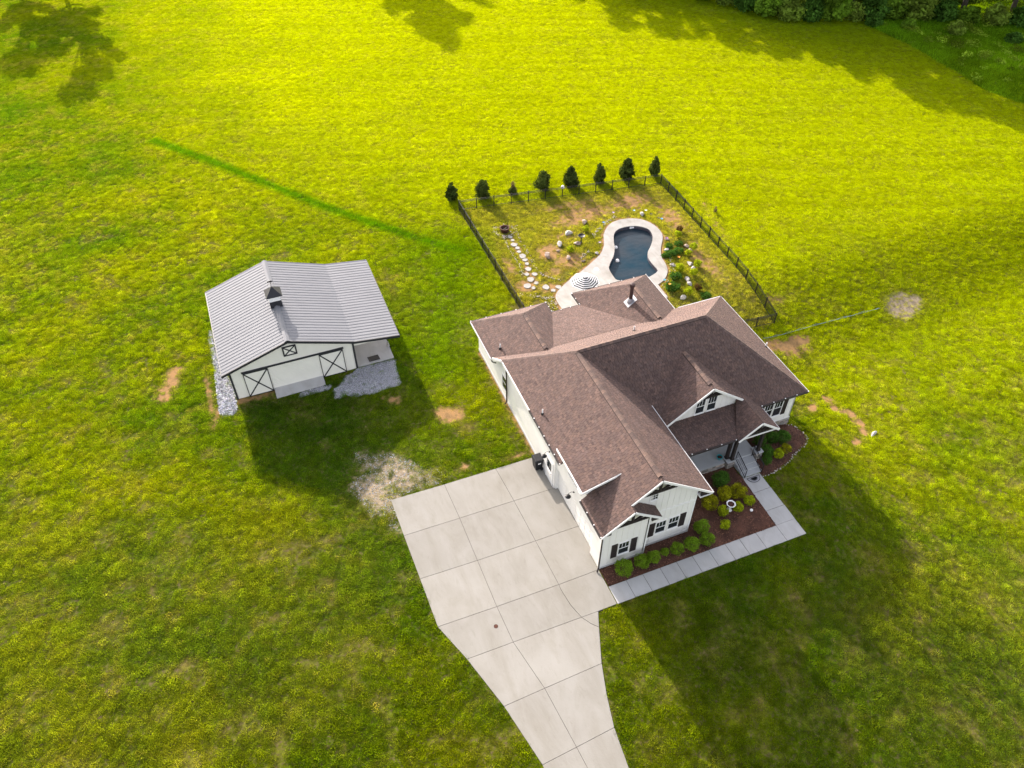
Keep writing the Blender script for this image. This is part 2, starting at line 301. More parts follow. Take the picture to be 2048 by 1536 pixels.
_tab = npr.random((256, 256))
def vnoise(x, y, s=1.0, o=0.0):
    x = np.asarray(x) * s + o; y = np.asarray(y) * s + o * 1.7
    xi = np.floor(x).astype(int); yi = np.floor(y).astype(int); fx = x - xi; fy = y - yi
    fx = fx * fx * (3 - 2 * fx); fy = fy * fy * (3 - 2 * fy); t = lambda a, b: _tab[a & 255, b & 255]
    return (t(xi, yi) * (1 - fx) + t(xi + 1, yi) * fx) * (1 - fy) + (t(xi, yi + 1) * (1 - fx) + t(xi + 1, yi + 1) * fx) * fy
def fbm(x, y, s, o=0.0, n=4):
    a = 0; w = .5; tot = 0
    for i in range(n): a = a + w * vnoise(x, y, s * 2 ** i, o + 13.7 * i); tot += w; w *= .55
    return a / tot
def inpoly(x, y, poly):
    x = np.asarray(x); y = np.asarray(y); r = np.zeros(x.shape, bool); n = len(poly)
    for i in range(n):
        x0, y0 = poly[i][:2]; x1, y1 = poly[(i + 1) % n][:2]
        if y0 == y1: continue
        c = ((y0 > y) != (y1 > y)) & (x < (x1 - x0) * (y - y0) / (y1 - y0) + x0); r ^= c
    return r
def distpoly(x, y, poly, closed=True):
    x = np.asarray(x, float); y = np.asarray(y, float); d = np.full(x.shape, 1e9); n = len(poly)
    for i in range(n if closed else n - 1):
        ax, ay = poly[i][:2]; bx, by = poly[(i + 1) % n][:2]; ux, uy = bx - ax, by - ay; L2 = ux * ux + uy * uy + 1e-9
        t = np.clip(((x - ax) * ux + (y - ay) * uy) / L2, 0, 1); d = np.minimum(d, np.hypot(x - ax - t * ux, y - ay - t * uy))
    return d
def smooth_loop(pts, n=6, closed=True):
    P = [np.array(p, float) for p in pts]; out = []; k = len(P)
    for i in range(k if closed else k - 1):
        g = lambda j: P[j % k] if closed else P[min(max(j, 0), k - 1)]
        a, b, c, d = g(i - 1), g(i), g(i + 1), g(i + 2)
        for t in np.arange(n) / n: out.append(tuple(.5 * ((2 * b) + (c - a) * t + (2 * a - 5 * b + 4 * c - d) * t * t + (3 * b - a - 3 * c + d) * t ** 3)))
    if not closed: out.append(tuple(P[-1]))
    return out

DRIVE = [(-10.42, 9.68), (-10.36, 3.36), (-10.30, -.05), (-9.38, -2.5), (-8.85, -4.2), (-8.41, -5.72), (-8.0, -7.4), (-7.67, -9.22), (-7.55, -10.5), (-7.5, -14),
         (-3.9, -14), (-3.72, -11.8), (-3.65, -10.96), (-3.42, -8.89), (-3.0, -7.15), (-2.48, -5.49), (-1.9, -4.1), (-1.26, -2.55), (0, -2.53), (0, 0), (.2, 1.0), (.2, 6.62), (-.08, 6.62), (-.08, 9.6)]
WALK = [(0, -2.53), (13.38, -2.56), (13.38, 2.6), (12.08, 2.6), (11.95, -1.34), (0, -1.31)]
HOUSE_FP = [(0, 0), (3.05, 0), (3.05, .41), (6.42, .41), (6.42, 4.0), (13.9, 4.0), (13.9, 6.3), (18.4, 6.3), (18.4, 16.7), (14.4, 16.7), (14.4, 21.5), (8.5, 21.5), (8.5, 20), (5.35, 20), (5.35, 21.2), (-.08, 21.2), (-.08, 6.6)]
BARN_FP = [(-18.5, 22.75), (-6.55, 22.75), (-6.55, 32.3), (-18.5, 32.3)]
RAMP = [(-15.8, 21.72), (-12.1, 21.8), (-12.1, 22.8), (-15.8, 22.8)]
BED_L = [(.02, 0), (3.0, 0), (3.0, .4), (6.4, .4), (6.4, 4.0), (12.05, 4.0), (12.08, 2.6), (11.95, -1.34), (.02, -1.31)]
BED_RP = [(13.42, 2.6), (13.42, 4.4), (13.9, 6.3), (18.42, 6.3)] + BED_R[::-1][:-1]
POOL_L = smooth_loop(POOL, 5)
DECK_P = smooth_loop(COPE, 4, False) + [(17.0, 21.5), (13.2, 20.0), (8.2, 20.0), (8.1, 21.5)] + smooth_loop(DECK[::-1], 4, False)
YARD = [(4.9, 40.6), (25.4, 37.7), (24.4, 16.4), (18, 16), (4.8, 22)]
STRIP = [(-21.46, 65.73), (-16.39, 59.13), (-12.14, 53.16), (-7.4, 46.51), (-3.62, 41.76), (-.36, 37.83), (2.87, 34.44)]
WOODS_P = [(38, 112), (50, 90.5), (58.5, 81.5), (61.5, 73.5), (65.5, 69.5), (73, 66.5), (85, 63), (112, 45), (160, 60), (160, 170), (30, 170)]
WEED_P = [(72.7, 63.5), (73.6, 55.8), (73.3, 49.2), (72.6, 41.9), (74, 38), (77, 33), (120, 20), (120, 60), (85, 64)]

# bare / dry masks ------------------------------------------------
def blob(x, y, cx, cy, rx, ry, a=0.0):
    c, s = math.cos(a), math.sin(a); u = (x - cx) * c + (y - cy) * s; v = -(x - cx) * s + (y - cy) * c
    return np.clip(1.25 - np.hypot(u / rx, v / ry), 0, 1)
def bare_mask(x, y):
    m = np.zeros(np.shape(x))
    def mx(v): nonlocal m; m = np.maximum(m, v)
    for i, (cx, cy) in enumerate(CLAY):
        r = [(.5, .85), (.45, .9), (.5, .7), (.5, .9), (.6, .5), (.8, .45), (1.3, .8), (1.3, .7), (1.3, .7), (1.2, .6), (.5, .6)][i]
        mx(blob(x, y, cx, cy, *r, .6 if i < 6 else .1))
    for q, w in ((CLAYB, 1.0), (DRYB, .75)):
        ins = inpoly(x, y, q); d = distpoly(x, y, q); mx(np.where(ins, np.clip(.6 + d, 0, 1), np.clip(.6 - d * 1.6, 0, 1)) * w)
    # worn ground beside the walls, stone path, round the pool deck and the barn
    wall = distpoly(x, y, [(-.15, 21), (-.15, 9.8)], False); mx(np.clip(1.0 - wall / .55, 0, 1) * .9)
    mx(np.clip(.8 - distpoly(x, y, [(-18.6, 22.5), (-15.9, 22.4)], False) / .9, 0, 1))
    mx(np.clip(.75 - distpoly(x, y, [(-20.4, 22), (-20.3, 26)], False) / .8, 0, 1))
    mx(np.clip(.95 - distpoly(x, y, [(-23.6, 25), (-22.5, 27.5)], False) / 1.3, 0, .8)); mx(np.clip(.7 - distpoly(x, y, [(-20.6, 20.5), (-19.5, 23)], False) / 1.0, 0, 1))
    mx(np.clip(.75 - distpoly(x, y, [(p[0], p[1]) for p in STEPS[:14]], False) / 1.1, 0, 1))
    mx(blob(x, y, 6.7, 27.4, 1.6, 1.3) * .85); mx(blob(x, y, 8.3, 26.4, 1.6, 1.0) * .7)
    for cx, cy, rx, ry, w in ((10.2, 31.2, 1.8, 1.9, .8), (11.4, 29.3, 2.6, 1.8, .68), (16, 35.6, 5.0, 2.3, .72), (21, 36, 3.8, 2.2, .72), (23.4, 32, 1.7, 4.5, .68), (22.6, 25, 1.6, 6, .6), (6.2, 30.5, .8, 2.4, .65), (13.8, 35, 3.5, 1.7, .62), (15, 37.6, 6, 1.0, .6), (12.5, 33, 2.5, 2.0, .55), (9.5, 28.3, 1.8, 1.2, .6)): mx(blob(x, y, cx, cy, rx, ry) * w)
    mx(np.where(inpoly(x, y, DECK_P), 1, np.clip(1 - distpoly(x, y, DECK_P) / .5, 0, 1) * .9))
    mx(np.clip(.55 - distpoly(x, y, [(26.2, 27), (27.5, 33)], False) / 2.2, 0, 1)); mx(blob(x, y, 25.8, 18.5, 2.2, 1.6) * .5); mx(blob(x, y, 24.5, 13.5, 2.6, 1.5) * .7)
    mx(blob(x, y, -5.0, 10.6, .5, .5) * .8); mx(blob(x, y, -1.6, 10.2, 1.5, .45) * .75)
    return m
def dead_mask(x, y):
    ins = inpoly(x, y, DEADP); d = distpoly(x, y, DEADP); m = np.where(ins, np.clip(.5 + d * .6, 0, .78), np.clip(.5 - d * .6, 0, 1))
    ins = inpoly(x, y, GRAV4); d = distpoly(x, y, GRAV4); return np.maximum(np.maximum(m, np.where(ins, np.clip(.42 + d * .25, 0, .66), np.clip(.42 - d / 2.6, 0, 1))), np.clip(.5 - distpoly(x, y, [(-10.6, 7), (-10.6, 9.9), (-6, 10.2), (-4.6, 10.4)], False) / 1.1, 0, 1))
def gravel_mask(x, y):
    m = np.zeros(np.shape(x))
    for q in (GRAV1, GRAV2, GRAV3): m = np.maximum(m, np.where(inpoly(x, y, q), 1, np.clip(.8 - distpoly(x, y, q) / .25, 0, 1)))
    ins = inpoly(x, y, GRAV4); m = np.maximum(m, np.where(ins, np.clip(.1 + distpoly(x, y, GRAV4) * .4, 0, .32), 0))
    return m

# ground sheet ------------------------------------------------------
xs = np.concatenate([[-900, -450, -220, -120, -80, -60], np.arange(-48, 112.1, .5), [125, 145, 180, 260, 450, 900]])
ys = np.concatenate([[-900, -450, -220, -120, -70, -45, -35], np.arange(-28, 128.1, .5), [140, 160, 200, 280, 450, 900]])
XX, YY = np.meshgrid(xs, ys); nx, ny = len(xs), len(ys)
ZZ = Tn(XX, YY)
pin = inpoly(XX, YY, POOL_L); pd = distpoly(XX, YY, POOL_L)
ZZ = np.where(pin | (pd < .3), ZZ - 1.9, ZZ)
ZZ = np.where((inpoly(XX, YY, DECK_P) | inpoly(XX, YY, DRIVE) | inpoly(XX, YY, WALK)) & ~pin & (pd > .3), ZZ - .02, ZZ)
ZZ = ZZ + .05 * (fbm(XX, YY, .25, 3.0) - .5) * (1 - np.clip((np.hypot(XX, YY) > 400), 0, 1)) * np.where(distpoly(XX, YY, DRIVE) < 3, 0, 1) * np.where(distpoly(XX, YY, WALK) < 2, 0, 1) * np.where(distpoly(XX, YY, DECK_P) < 1.5, 0, 1) * np.where(pin, 0, 1)
me = bpy.data.meshes.new('ground')
vv = np.stack([XX.ravel(), YY.ravel(), ZZ.ravel()], -1).astype(np.float32)
ii = np.arange(nx * ny).reshape(ny, nx); ff = np.stack([ii[:-1, :-1], ii[:-1, 1:], ii[1:, 1:], ii[1:, :-1]], -1).reshape(-1, 4)
me.vertices.add(len(vv)); me.vertices.foreach_set('co', vv.ravel()); me.loops.add(ff.size); me.loops.foreach_set('vertex_index', ff.ravel().astype(np.int32))
me.polygons.add(len(ff)); me.polygons.foreach_set('loop_start', np.arange(0, ff.size, 4, dtype=np.int32)); me.polygons.foreach_set('loop_total', np.full(len(ff), 4, np.int32))
me.update(calc_edges=True); me.polygons.foreach_set('use_smooth', np.ones(len(ff), bool))
for nm, fn in (('bare', bare_mask), ('dead', dead_mask), ('grav', gravel_mask)):
    a = me.attributes.new(nm, 'FLOAT', 'POINT'); a.data.foreach_set('value', fn(XX, YY).ravel().astype(np.float32))
yd = np.clip(np.where(inpoly(XX, YY, YARD), 1., 0) + np.clip(1 - distpoly(XX, YY, YARD) / 2.0, 0, 1) * .5, 0, 1)
a = me.attributes.new('yard', 'FLOAT', 'POINT'); a.data.foreach_set('value', yd.ravel().astype(np.float32))
gm = bpy.data.materials.new('lawn soil and thatch'); gm.use_nodes = True; nt = gm.node_tree; N = nt.nodes; Lk = nt.links; b_ = N['Principled BSDF']
b_.inputs['Roughness'].default_value = .95; b_.inputs['Specular IOR Level'].default_value = 0
geo = N.new('ShaderNodeNewGeometry')
def nz(scale, detail=6, rough=.6):
    n = N.new('ShaderNodeTexNoise'); n.inputs['Scale'].default_value = scale; n.inputs['Detail'].default_value = detail; n.inputs['Roughness'].default_value = rough; Lk.new(geo.outputs['Position'], n.inputs['Vector']); return n.outputs['Fac']
def ramp(src, stops):
    r = N.new('ShaderNodeValToRGB'); el = r.color_ramp.elements
    while len(el) < len(stops): el.new(.5)
    for e, (p, c) in zip(el, stops): e.position = p; e.color = (*c, 1)
    Lk.new(src, r.inputs[0]); return r.outputs[0]
def mixc(f, a, b):
    m = N.new('ShaderNodeMix'); m.data_type = 'RGBA'
    if isinstance(f, float): m.inputs[0].default_value = f
    else: Lk.new(f, m.inputs[0])
    Lk.new(a, m.inputs[6]); Lk.new(b, m.inputs[7]); return m.outputs[2]
def maskn(attr, k=.55, width=.12, scale=2.2):
    at = N.new('ShaderNodeAttribute'); at.attribute_name = attr
    ad = N.new('ShaderNodeMath'); ad.operation = 'MULTIPLY_ADD'; Lk.new(nz(scale, 8, .7), ad.inputs[0]); ad.inputs[1].default_value = k * 2; Lk.new(at.outputs['Fac'], ad.inputs[2])
    mr = N.new('ShaderNodeMapRange'); Lk.new(ad.outputs[0], mr.inputs[0]); mr.inputs[1].default_value = k + .5 - width; mr.inputs[2].default_value = k + .5 + width; return mr.outputs[0]
cov = N.new('ShaderNodeAttribute'); cov.attribute_name = 'cover'
dk = ramp(nz(3.5, 8, .75), [(.33, (.22, .20, .2)), (.5, (.45, .43, .4)), (.66, (.72, .68, .6))])
mb0 = N.new('ShaderNodeMix'); mb0.data_type = 'RGBA'; mb0.blend_type = 'MULTIPLY'; mb0.inputs[0].default_value = 1; Lk.new(cov.outputs['Color'], mb0.inputs[6]); Lk.new(dk, mb0.inputs[7]); bmx = N.new('ShaderNodeMapRange'); Lk.new(nz(4.5, 7, .7), bmx.inputs[0]); bmx.inputs[1].default_value = .50; bmx.inputs[2].default_value = .62; bmx.inputs[4].default_value = .75
br_ = ramp(nz(1.2, 4), [(.35, (.075, .052, .034)), (.65, (.15, .105, .062))]); base = mixc(bmx.outputs[0], mb0.outputs[2], br_)
soil = ramp(nz(1.6, 9, .7), [(.3, (.17, .11, .055)), (.5, (.29, .175, .08)), (.7, (.37, .20, .08))])
claymix = mixc(maskn('bare', .5, .15, 2.6), base, soil)
straw = ramp(nz(5, 6), [(.3, (.20, .155, .10)), (.7, (.38, .305, .21))])
c3 = mixc(maskn('dead', .5, .16, 2.2), claymix, straw)
grv = ramp(nz(14, 4, .8), [(.35, (.14, .14, .15)), (.6, (.36, .37, .40))])
c4 = mixc(maskn('grav', .35, .12, 2.4), c3, grv)
Lk.new(c4, b_.inputs['Base Color'])
bp = N.new('ShaderNodeBump'); bp.inputs['Distance'].default_value = .05; bp.inputs['Strength'].default_value = .8; Lk.new(nz(9, 6, .7), bp.inputs['Height']); Lk.new(bp.outputs[0], b_.inputs['Normal'])
me.materials.append(gm)
ground = bpy.data.objects.new('ground', me); COL.objects.link(ground); tag(ground, 'sloping ground of soil and thatch under the lawn', None, kind='structure')
def grass_colour(x, y, n1, n2, n3, n4, bare, dead, yard):
    far = sm((y + .85 * x - 21) / 40) * sm((x + 36) / 36)         # yellow glow of the low sun, painted into the field's grass colour
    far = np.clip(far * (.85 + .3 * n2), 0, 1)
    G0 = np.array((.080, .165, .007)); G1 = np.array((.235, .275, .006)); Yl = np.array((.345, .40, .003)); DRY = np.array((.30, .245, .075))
    t = np.clip((n2 - .5) * 1.5 + (n3 - .5) * .5 + .42 + .45 * sm((x - 17.5) / 8), 0, 1)[:, None]  # ramp to the right turns the lawn paler and yellower, painted sunlight
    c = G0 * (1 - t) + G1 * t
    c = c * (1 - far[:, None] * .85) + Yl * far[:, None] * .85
    dr = np.clip((n1 - .52) * 3.0, 0, 1) * .45 * (1 - far * .75) + np.clip(bare, 0, 1) * .35 + dead * .6 + yard * .42 + np.clip((n4 - .55) * 1.2, 0, .12) * (1 - far)
    dr = np.clip(dr + (npr.random(len(x)) < .04) * .4, 0, .9)[:, None]
    c = c * (1 - dr) + DRY * dr
    ds = distpoly(x, y, STRIP, False); st = np.clip(1.2 - ds / (.74 + .5 * (n3 - .5) + .5 * (n1 - .5)).clip(.2, 2), 0, 1)[:, None] * np.clip((n3 + .55), 0, 1)[:, None]
    c = c * (1 - st * .9) + np.array((.062, .19, .004)) * st * .9
    lush = (np.clip(1.15 - distpoly(x, y, [(-6.0, 25), (-3.5, 21), (1.5, 33), (3, 35)], False) / 4.0, 0, 1) * .7)[:, None]
    c = c * (1 - lush) + np.array((.10, .20, .003)) * lush
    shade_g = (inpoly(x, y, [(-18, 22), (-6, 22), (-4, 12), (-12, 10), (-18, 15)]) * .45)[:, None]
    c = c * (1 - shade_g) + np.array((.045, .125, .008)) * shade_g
    mow = np.sin((x * .36 + y * .93) * 2 * math.pi / 2.4 + 3 * (fbm(x, y, .06, 33.0, 2) - .5)) * .05 * np.clip(vnoise(x, y, .08, 4.0) * 2 - .4, 0, 1)   # faint mower passes
    ns = vnoise((.93 * x - .36 * y) * .045, (.36 * x + .93 * y) * .9, 1.0, 17.0) * .6 + vnoise((.93 * x - .36 * y) * .12, (.36 * x + .93 * y) * 2.2, 1.0, 27.0) * .4
    c = c * (1 + mow + .17 * (ns - .5) * (.5 + .5 * far))[:, None] * (1 + .30 * sm((x - 18) / 7) * (1 - far))[:, None]  # last factor lifts the right lawn's colour as if in stronger sun
    wd_ = inpoly(x, y, WOODS_P)[:, None]; c = np.where(wd_, np.array((.03, .055, .010)), c)
    return c, st[:, 0], far
fields = lambda x, y: (fbm(x, y, .9, 5.0, 4), fbm(x, y, .16, 9.0, 4), fbm(x, y, 2.8, 2.0, 2), fbm(x, y, .05, 21.0, 3))
# the low ground cover under the tufts has the same patches of colour
gx, gy = XX.ravel(), YY.ravel(); f_ = fields(gx, gy)
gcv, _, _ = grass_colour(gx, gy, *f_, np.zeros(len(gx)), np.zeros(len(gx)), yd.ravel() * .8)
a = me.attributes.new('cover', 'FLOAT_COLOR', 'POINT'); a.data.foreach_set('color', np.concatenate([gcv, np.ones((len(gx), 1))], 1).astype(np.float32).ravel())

# grass tufts --------------------------------------------------------
def tuft_mesh(name, seed, nb, rad, h0, h1, w):
    r = random.Random(seed); b = MB()
    for i in range(nb):
        a = r.uniform(0, 6.283); d = rad * math.sqrt(r.random()); x, y = d * math.cos(a), d * math.sin(a)
        h = r.uniform(h0, h1) * (1.15 - .5 * d / rad); t = r.uniform(0, 6.283); lx, ly = r.uniform(-.35, .35) * h, r.uniform(-.35, .35) * h
        cx, cy = math.cos(t) * w / 2, math.sin(t) * w / 2; k = r.uniform(.75, 1.2)
        b.add([(x - cx, y - cy, -.01), (x + cx, y + cy, -.01), (x + lx, y + ly, h)], [(0, 1, 2)], (k, k, k))
    return b.mesh(name, M['grass'])
gcol = bpy.data.collections.new('grass_tufts')
for i in range(5):
    gcol.objects.link(bpy.data.objects.new('grass_tuft', tuft_mesh('grass_tuft', 100 + i, 64, .23, .05, .115, .026)))

def scatter(name, x, y, sc, colr, label):
    z = Tn(x, y); n = len(x); me = bpy.data.meshes.new(name); me.vertices.add(n)
    me.vertices.foreach_set('co', np.stack([x, y, z], -1).astype(np.float32).ravel())
    a = me.attributes.new('sc', 'FLOAT', 'POINT'); a.data.foreach_set('value', sc.astype(np.float32))
    a = me.attributes.new('rz', 'FLOAT', 'POINT'); a.data.foreach_set('value', (npr.random(n) * 6.283).astype(np.float32))
    a = me.attributes.new('tint', 'FLOAT_COLOR', 'POINT'); a.data.foreach_set('color', np.concatenate([colr, np.ones((n, 1))], 1).astype(np.float32).ravel())
    o = bpy.data.objects.new(name, me); COL.objects.link(o); tag(o, label, 'grass', kind='stuff')
    ng = bpy.data.node_groups.new(name + '_nodes', 'GeometryNodeTree'); ng.interface.new_socket('Geometry', in_out='INPUT', socket_type='NodeSocketGeometry'); ng.interface.new_socket('Geometry', in_out='OUTPUT', socket_type='NodeSocketGeometry')
    gi = ng.nodes.new('NodeGroupInput'); go = ng.nodes.new('NodeGroupOutput'); iop = ng.nodes.new('GeometryNodeInstanceOnPoints'); ci = ng.nodes.new('GeometryNodeCollectionInfo')
    ci.inputs['Collection'].default_value = gcol; ci.inputs['Separate Children'].default_value = True; ci.inputs['Reset Children'].default_value = True
    iop.inputs['Pick Instance'].default_value = True
    def nattr(nm, t):
        k = ng.nodes.new('GeometryNodeInputNamedAttribute'); k.data_type = t; k.inputs['Name'].default_value = nm; return k.outputs['Attribute']
    cx = ng.nodes.new('ShaderNodeCombineXYZ'); ng.links.new(nattr('rz', 'FLOAT'), cx.inputs[2])
    sx = nattr('sc', 'FLOAT')
    ng.links.new(gi.outputs[0], iop.inputs['Points']); ng.links.new(ci.outputs[0], iop.inputs['Instance'])
    ng.links.new(cx.outputs[0], iop.inputs['Rotation']); ng.links.new(sx, iop.inputs['Scale']); ng.links.new(iop.outputs[0], go.inputs[0])
    md = o.modifiers.new('tufts', 'NODES'); md.node_group = ng; return o

VIEW = [(-52, 128), (-46, -8), (10, -31), (31, -27), (116, 54), (116, 70)]
def jitter_grid(poly, dens):
    s = 1 / math.sqrt(dens); px = [p[0] for p in poly]; py = [p[1] for p in poly]
    gx, gy = np.meshgrid(np.arange(min(px), max(px), s), np.arange(min(py), max(py), s))
    x = (gx + npr.uniform(-.5, .5, gx.shape) * s * 1.3).ravel(); y = (gy + npr.uniform(-.5, .5, gy.shape) * s * 1.3).ravel()
    k = inpoly(x, y, poly); return x[k], y[k]
GD = 36
x, y = jitter_grid(VIEW, GD)
k = np.ones(len(x), bool)
for q in (DRIVE, WALK, HOUSE_FP, BARN_FP, RAMP, BED_L, BED_RP, DECK_P, POOL_L): k &= ~inpoly(x, y, q)
for q in (GRAV1, GRAV2, GRAV3): k &= ~(inpoly(x, y, q) & (npr.random(len(x)) > .05))
k &= ~((distpoly(x, y, DRIVE) < .04 + .14 * npr.random(len(x)))); k &= ~(distpoly(x, y, WALK) < .05 + .1 * npr.random(len(x))); k &= ~(distpoly(x, y, DECK_P) < .12)
x, y = x[k], y[k]
n1, n2, n3, n4 = fields(x, y)
bare = bare_mask(x, y); dead = dead_mask(x, y); yard = np.where(inpoly(x, y, YARD), 1., 0.)
keep = npr.random(len(x)) > np.clip((bare + (n3 - .5) * 1.1 - .25) * 1.9, 0, .97)
keep &= npr.random(len(x)) > np.clip((dead * 1.15 + (n3 - .5) * 1.2 + (n1 - .5) * .8), 0, .9) * (dead > .02)
fr = sm((y + .85 * x - 21) / 40)
keep &= npr.random(len(x)) > np.clip((n1 - .58) * 4, 0, .7) * (1 - .8 * fr)
keep &= npr.random(len(x)) > np.clip((.40 - n3) * 4, 0, .7) * (1 - .75 * fr)
keep &= npr.random(len(x)) > yard * .3
x, y, n1, n2, n3, n4, bare, dead, yard = [v[keep] for v in (x, y, n1, n2, n3, n4, bare, dead, yard)]
n = len(x)
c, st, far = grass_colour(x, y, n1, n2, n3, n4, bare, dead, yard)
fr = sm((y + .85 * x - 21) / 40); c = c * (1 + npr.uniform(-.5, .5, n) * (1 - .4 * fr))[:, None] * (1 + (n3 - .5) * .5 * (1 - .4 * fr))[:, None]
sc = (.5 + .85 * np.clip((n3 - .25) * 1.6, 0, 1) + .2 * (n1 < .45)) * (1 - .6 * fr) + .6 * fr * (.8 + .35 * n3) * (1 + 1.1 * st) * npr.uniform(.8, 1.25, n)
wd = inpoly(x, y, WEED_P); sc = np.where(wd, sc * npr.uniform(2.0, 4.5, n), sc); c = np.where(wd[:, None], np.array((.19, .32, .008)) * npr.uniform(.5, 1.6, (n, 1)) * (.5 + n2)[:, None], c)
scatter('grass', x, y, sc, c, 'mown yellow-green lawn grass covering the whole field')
print('grass tufts', n)
# ------------------------------------------------------------------ house
house = empty('house', (0, 0, 0)); tag(house, 'white single-storey house with brown shingle roofs, dark shutters and timber gable trusses', 'house')
ZR, K = 7.07, .75
def clip_poly(poly, conv):
    out = poly; n = len(conv)
    for i in range(n):
        a, b = conv[i], conv[(i + 1) % n]; ex, ey = b[0] - a[0], b[1] - a[1]; res = []
        for j in range(len(out)):
            p, q = out[j], out[(j + 1) % len(out)]
            sp = ex * (p[1] - a[1]) - ey * (p[0] - a[0]); sq = ex * (q[1] - a[1]) - ey * (q[0] - a[0])
            if sp >= -1e-9: res.append(p)
            if (sp > 1e-9 and sq < -1e-9) or (sp < -1e-9 and sq > 1e-9):
                t = sp / (sp - sq); res.append((p[0] + (q[0] - p[0]) * t, p[1] + (q[1] - p[1]) * t))
        out = res
        if len(out) < 3: return []
    return out

SH_COLS = [(1, 1, 1), (.9, .88, .88), (1.12, 1.07, 1.02), (.8, .78, .79), (1.05, .99, .95), (.96, .94, .95), (1.2, 1.13, 1.06)]
EXPO = .145
def roof_slope(polys, zf, label=None, thick=.12):
    """polys: convex plan outlines; zf(x, y): height of the slope plane."""
    z0, zx, zy = zf(0, 0), zf(1, 0) - zf(0, 0), zf(0, 1) - zf(0, 0)
    nrm = Vector((-zx, -zy, 1)).normalized(); e = Vector((0, 0, 1)).cross(nrm); e = e.normalized() if e.length > 1e-6 else Vector((1, 0, 0)); s = nrm.cross(e)
    org = Vector((0, 0, z0)); deck = MB(); sh = MB(); sh_off = .012
    for poly in polys:
        P3 = [Vector((x, y, zf(x, y))) for x, y in poly]
        deck.prism(P3, nrm * -thick)
        q = [((p - org).dot(e), (p - org).dot(s)) for p in P3]
        ar = sum(q[i][0] * q[(i + 1) % len(q)][1] - q[(i + 1) % len(q)][0] * q[i][1] for i in range(len(q)))
        if ar < 0: q = q[::-1]
        a0, a1 = min(p[0] for p in q), max(p[0] for p in q); b0, b1 = min(p[1] for p in q), max(p[1] for p in q)
        r0 = math.floor(b0 / EXPO)
        for r_ in range(r0, int(math.ceil(b1 / EXPO)) + 1):
            rr = random.Random(r_ * 7919 + int(z0 * 100)); bb = r_ * EXPO; a = math.floor(a0) - rr.random() * .5
            while a < a1:
                w = rr.choice((.17, .2, .22, .25, .28)); h = rr.uniform(.014, .026); col = rr.choice(SH_COLS); v = rr.uniform(.88, 1.12)
                c = clip_poly([(a + .011, bb), (a + w - .011, bb), (a + w - .011, bb + EXPO + .005), (a + .011, bb + EXPO + .005)], q); a += w
                if not c: continue
                top = [org + e * u + s * t + nrm * (sh_off + h * (1 - (t - bb) / EXPO * .9)) for u, t in c]
                lo = [i for i, (u, t) in enumerate(c) if abs(t - bb) < 1e-6]
                fs = [tuple(range(len(top)))]; vs_ = list(top)
                if len(lo) == 2:
                    i, j = lo; vs_ += [top[i] - nrm * (h + sh_off), top[j] - nrm * (h + sh_off)]; m_ = len(top)
                    fs.append((m_, m_ + 1, j, i) if (j - i) % len(c) == 1 else (m_ + 1, m_, i, j)); sh.add(vs_, fs[:1], tuple(k_ * v for k_ in col)); sh.add([vs_[q_] for q_ in fs[1]], [(0, 1, 2, 3)], (.35, .35, .35)); continue  # lower edge faces coloured dark to paint a shadow line under each course
                sh.add(vs_, fs, tuple(k_ * v for k_ in col))
    d = deck.build('roof_slope', M['deck'], house)
    if label: d['label'] = label
    tag(sh.build('shingles', M['shingle'], d), kind='stuff'); return d

mb_ = lambda x, y: ZR - K * (y - 11.49)             # main back
mf = lambda x, y: 2.87 + K * (y - 5.89)             # main front
mh = lambda x, y: 2.87 + K * (18.8 - x)             # right hip
gl = lambda x, y: 4.22 + K * (x + .38)              # garage left
gr = lambda x, y: 4.22 + K * (7.22 - x)             # garage right
roof_slope([[(0, .05), (3.42, .05), (3.42, 11.49), (0, 14.91)], [(-.38, .05), (0, .05), (0, 2.35), (-.38, 2.35)], [(-.38, 5.3), (0, 5.3), (0, 14.91), (-.38, 15.29)], [(-.38, -.46), (1.57, -.46), (1.57, .05), (-.38, .05)]], gl, 'long garage roof slope facing the barn')
roof_slope([[(3.42, .05), (7.22, .05), (7.22, 7.7), (3.42, 11.49)]], gr)
roof_slope([[(3.42, 11.49), (13.2, 11.49), (18.8, 17.09), (-.38, 17.2), (-.38, 15.29)]], mb_, 'sunlit back slope of the main roof')
roof_slope([[(7.22, 6.5), (13.2, 6.5), (13.2, 11.49), (7.22, 11.49)], [(7.22, 7.69), (7.22, 11.49), (3.42, 11.49)], [(14.9, 5.89), (18.8, 5.89), (14.9, 9.79)], [(13.2, 6.6), (14.9, 5.84), (14.9, 9.79), (13.2, 11.49)]], mf, 'shaded front slope of the main roof')
roof_slope([[(18.8, 5.89), (18.8, 17.09), (13.2, 11.49)]], mh)
w1l = lambda x, y: 2.75 + K * (x + .5); w1r = lambda x, y: 2.75 + K * (5.68 - x); w1b = lambda x, y: 2.75 + K * (21.6 - y)
roof_slope([[(-.5, 17.3), (2.59, 13.95), (2.59, 18.51), (-.5, 21.6)]], w1l); roof_slope([[(2.59, 18.51), (2.59, 13.95), (5.68, 17.3), (5.68, 21.6)]], w1r); roof_slope([[(-.5, 21.6), (2.59, 18.51), (5.68, 21.6)]], w1b)
w2l = lambda x, y: 2.75 + K * (x - 8.15); w2r = lambda x, y: 2.75 + K * (14.73 - x); w2b = lambda x, y: 2.75 + K * (21.85 - y)
roof_slope([[(8.15, 21.85), (11.44, 18.56), (11.44, 13.9), (8.15, 17.3)]], w2l); roof_slope([[(11.44, 18.56), (14.73, 21.85), (14.73, 17.3), (11.44, 13.9)]], w2r); roof_slope([[(8.15, 21.85), (14.73, 21.85), (11.44, 18.56)]], w2b)
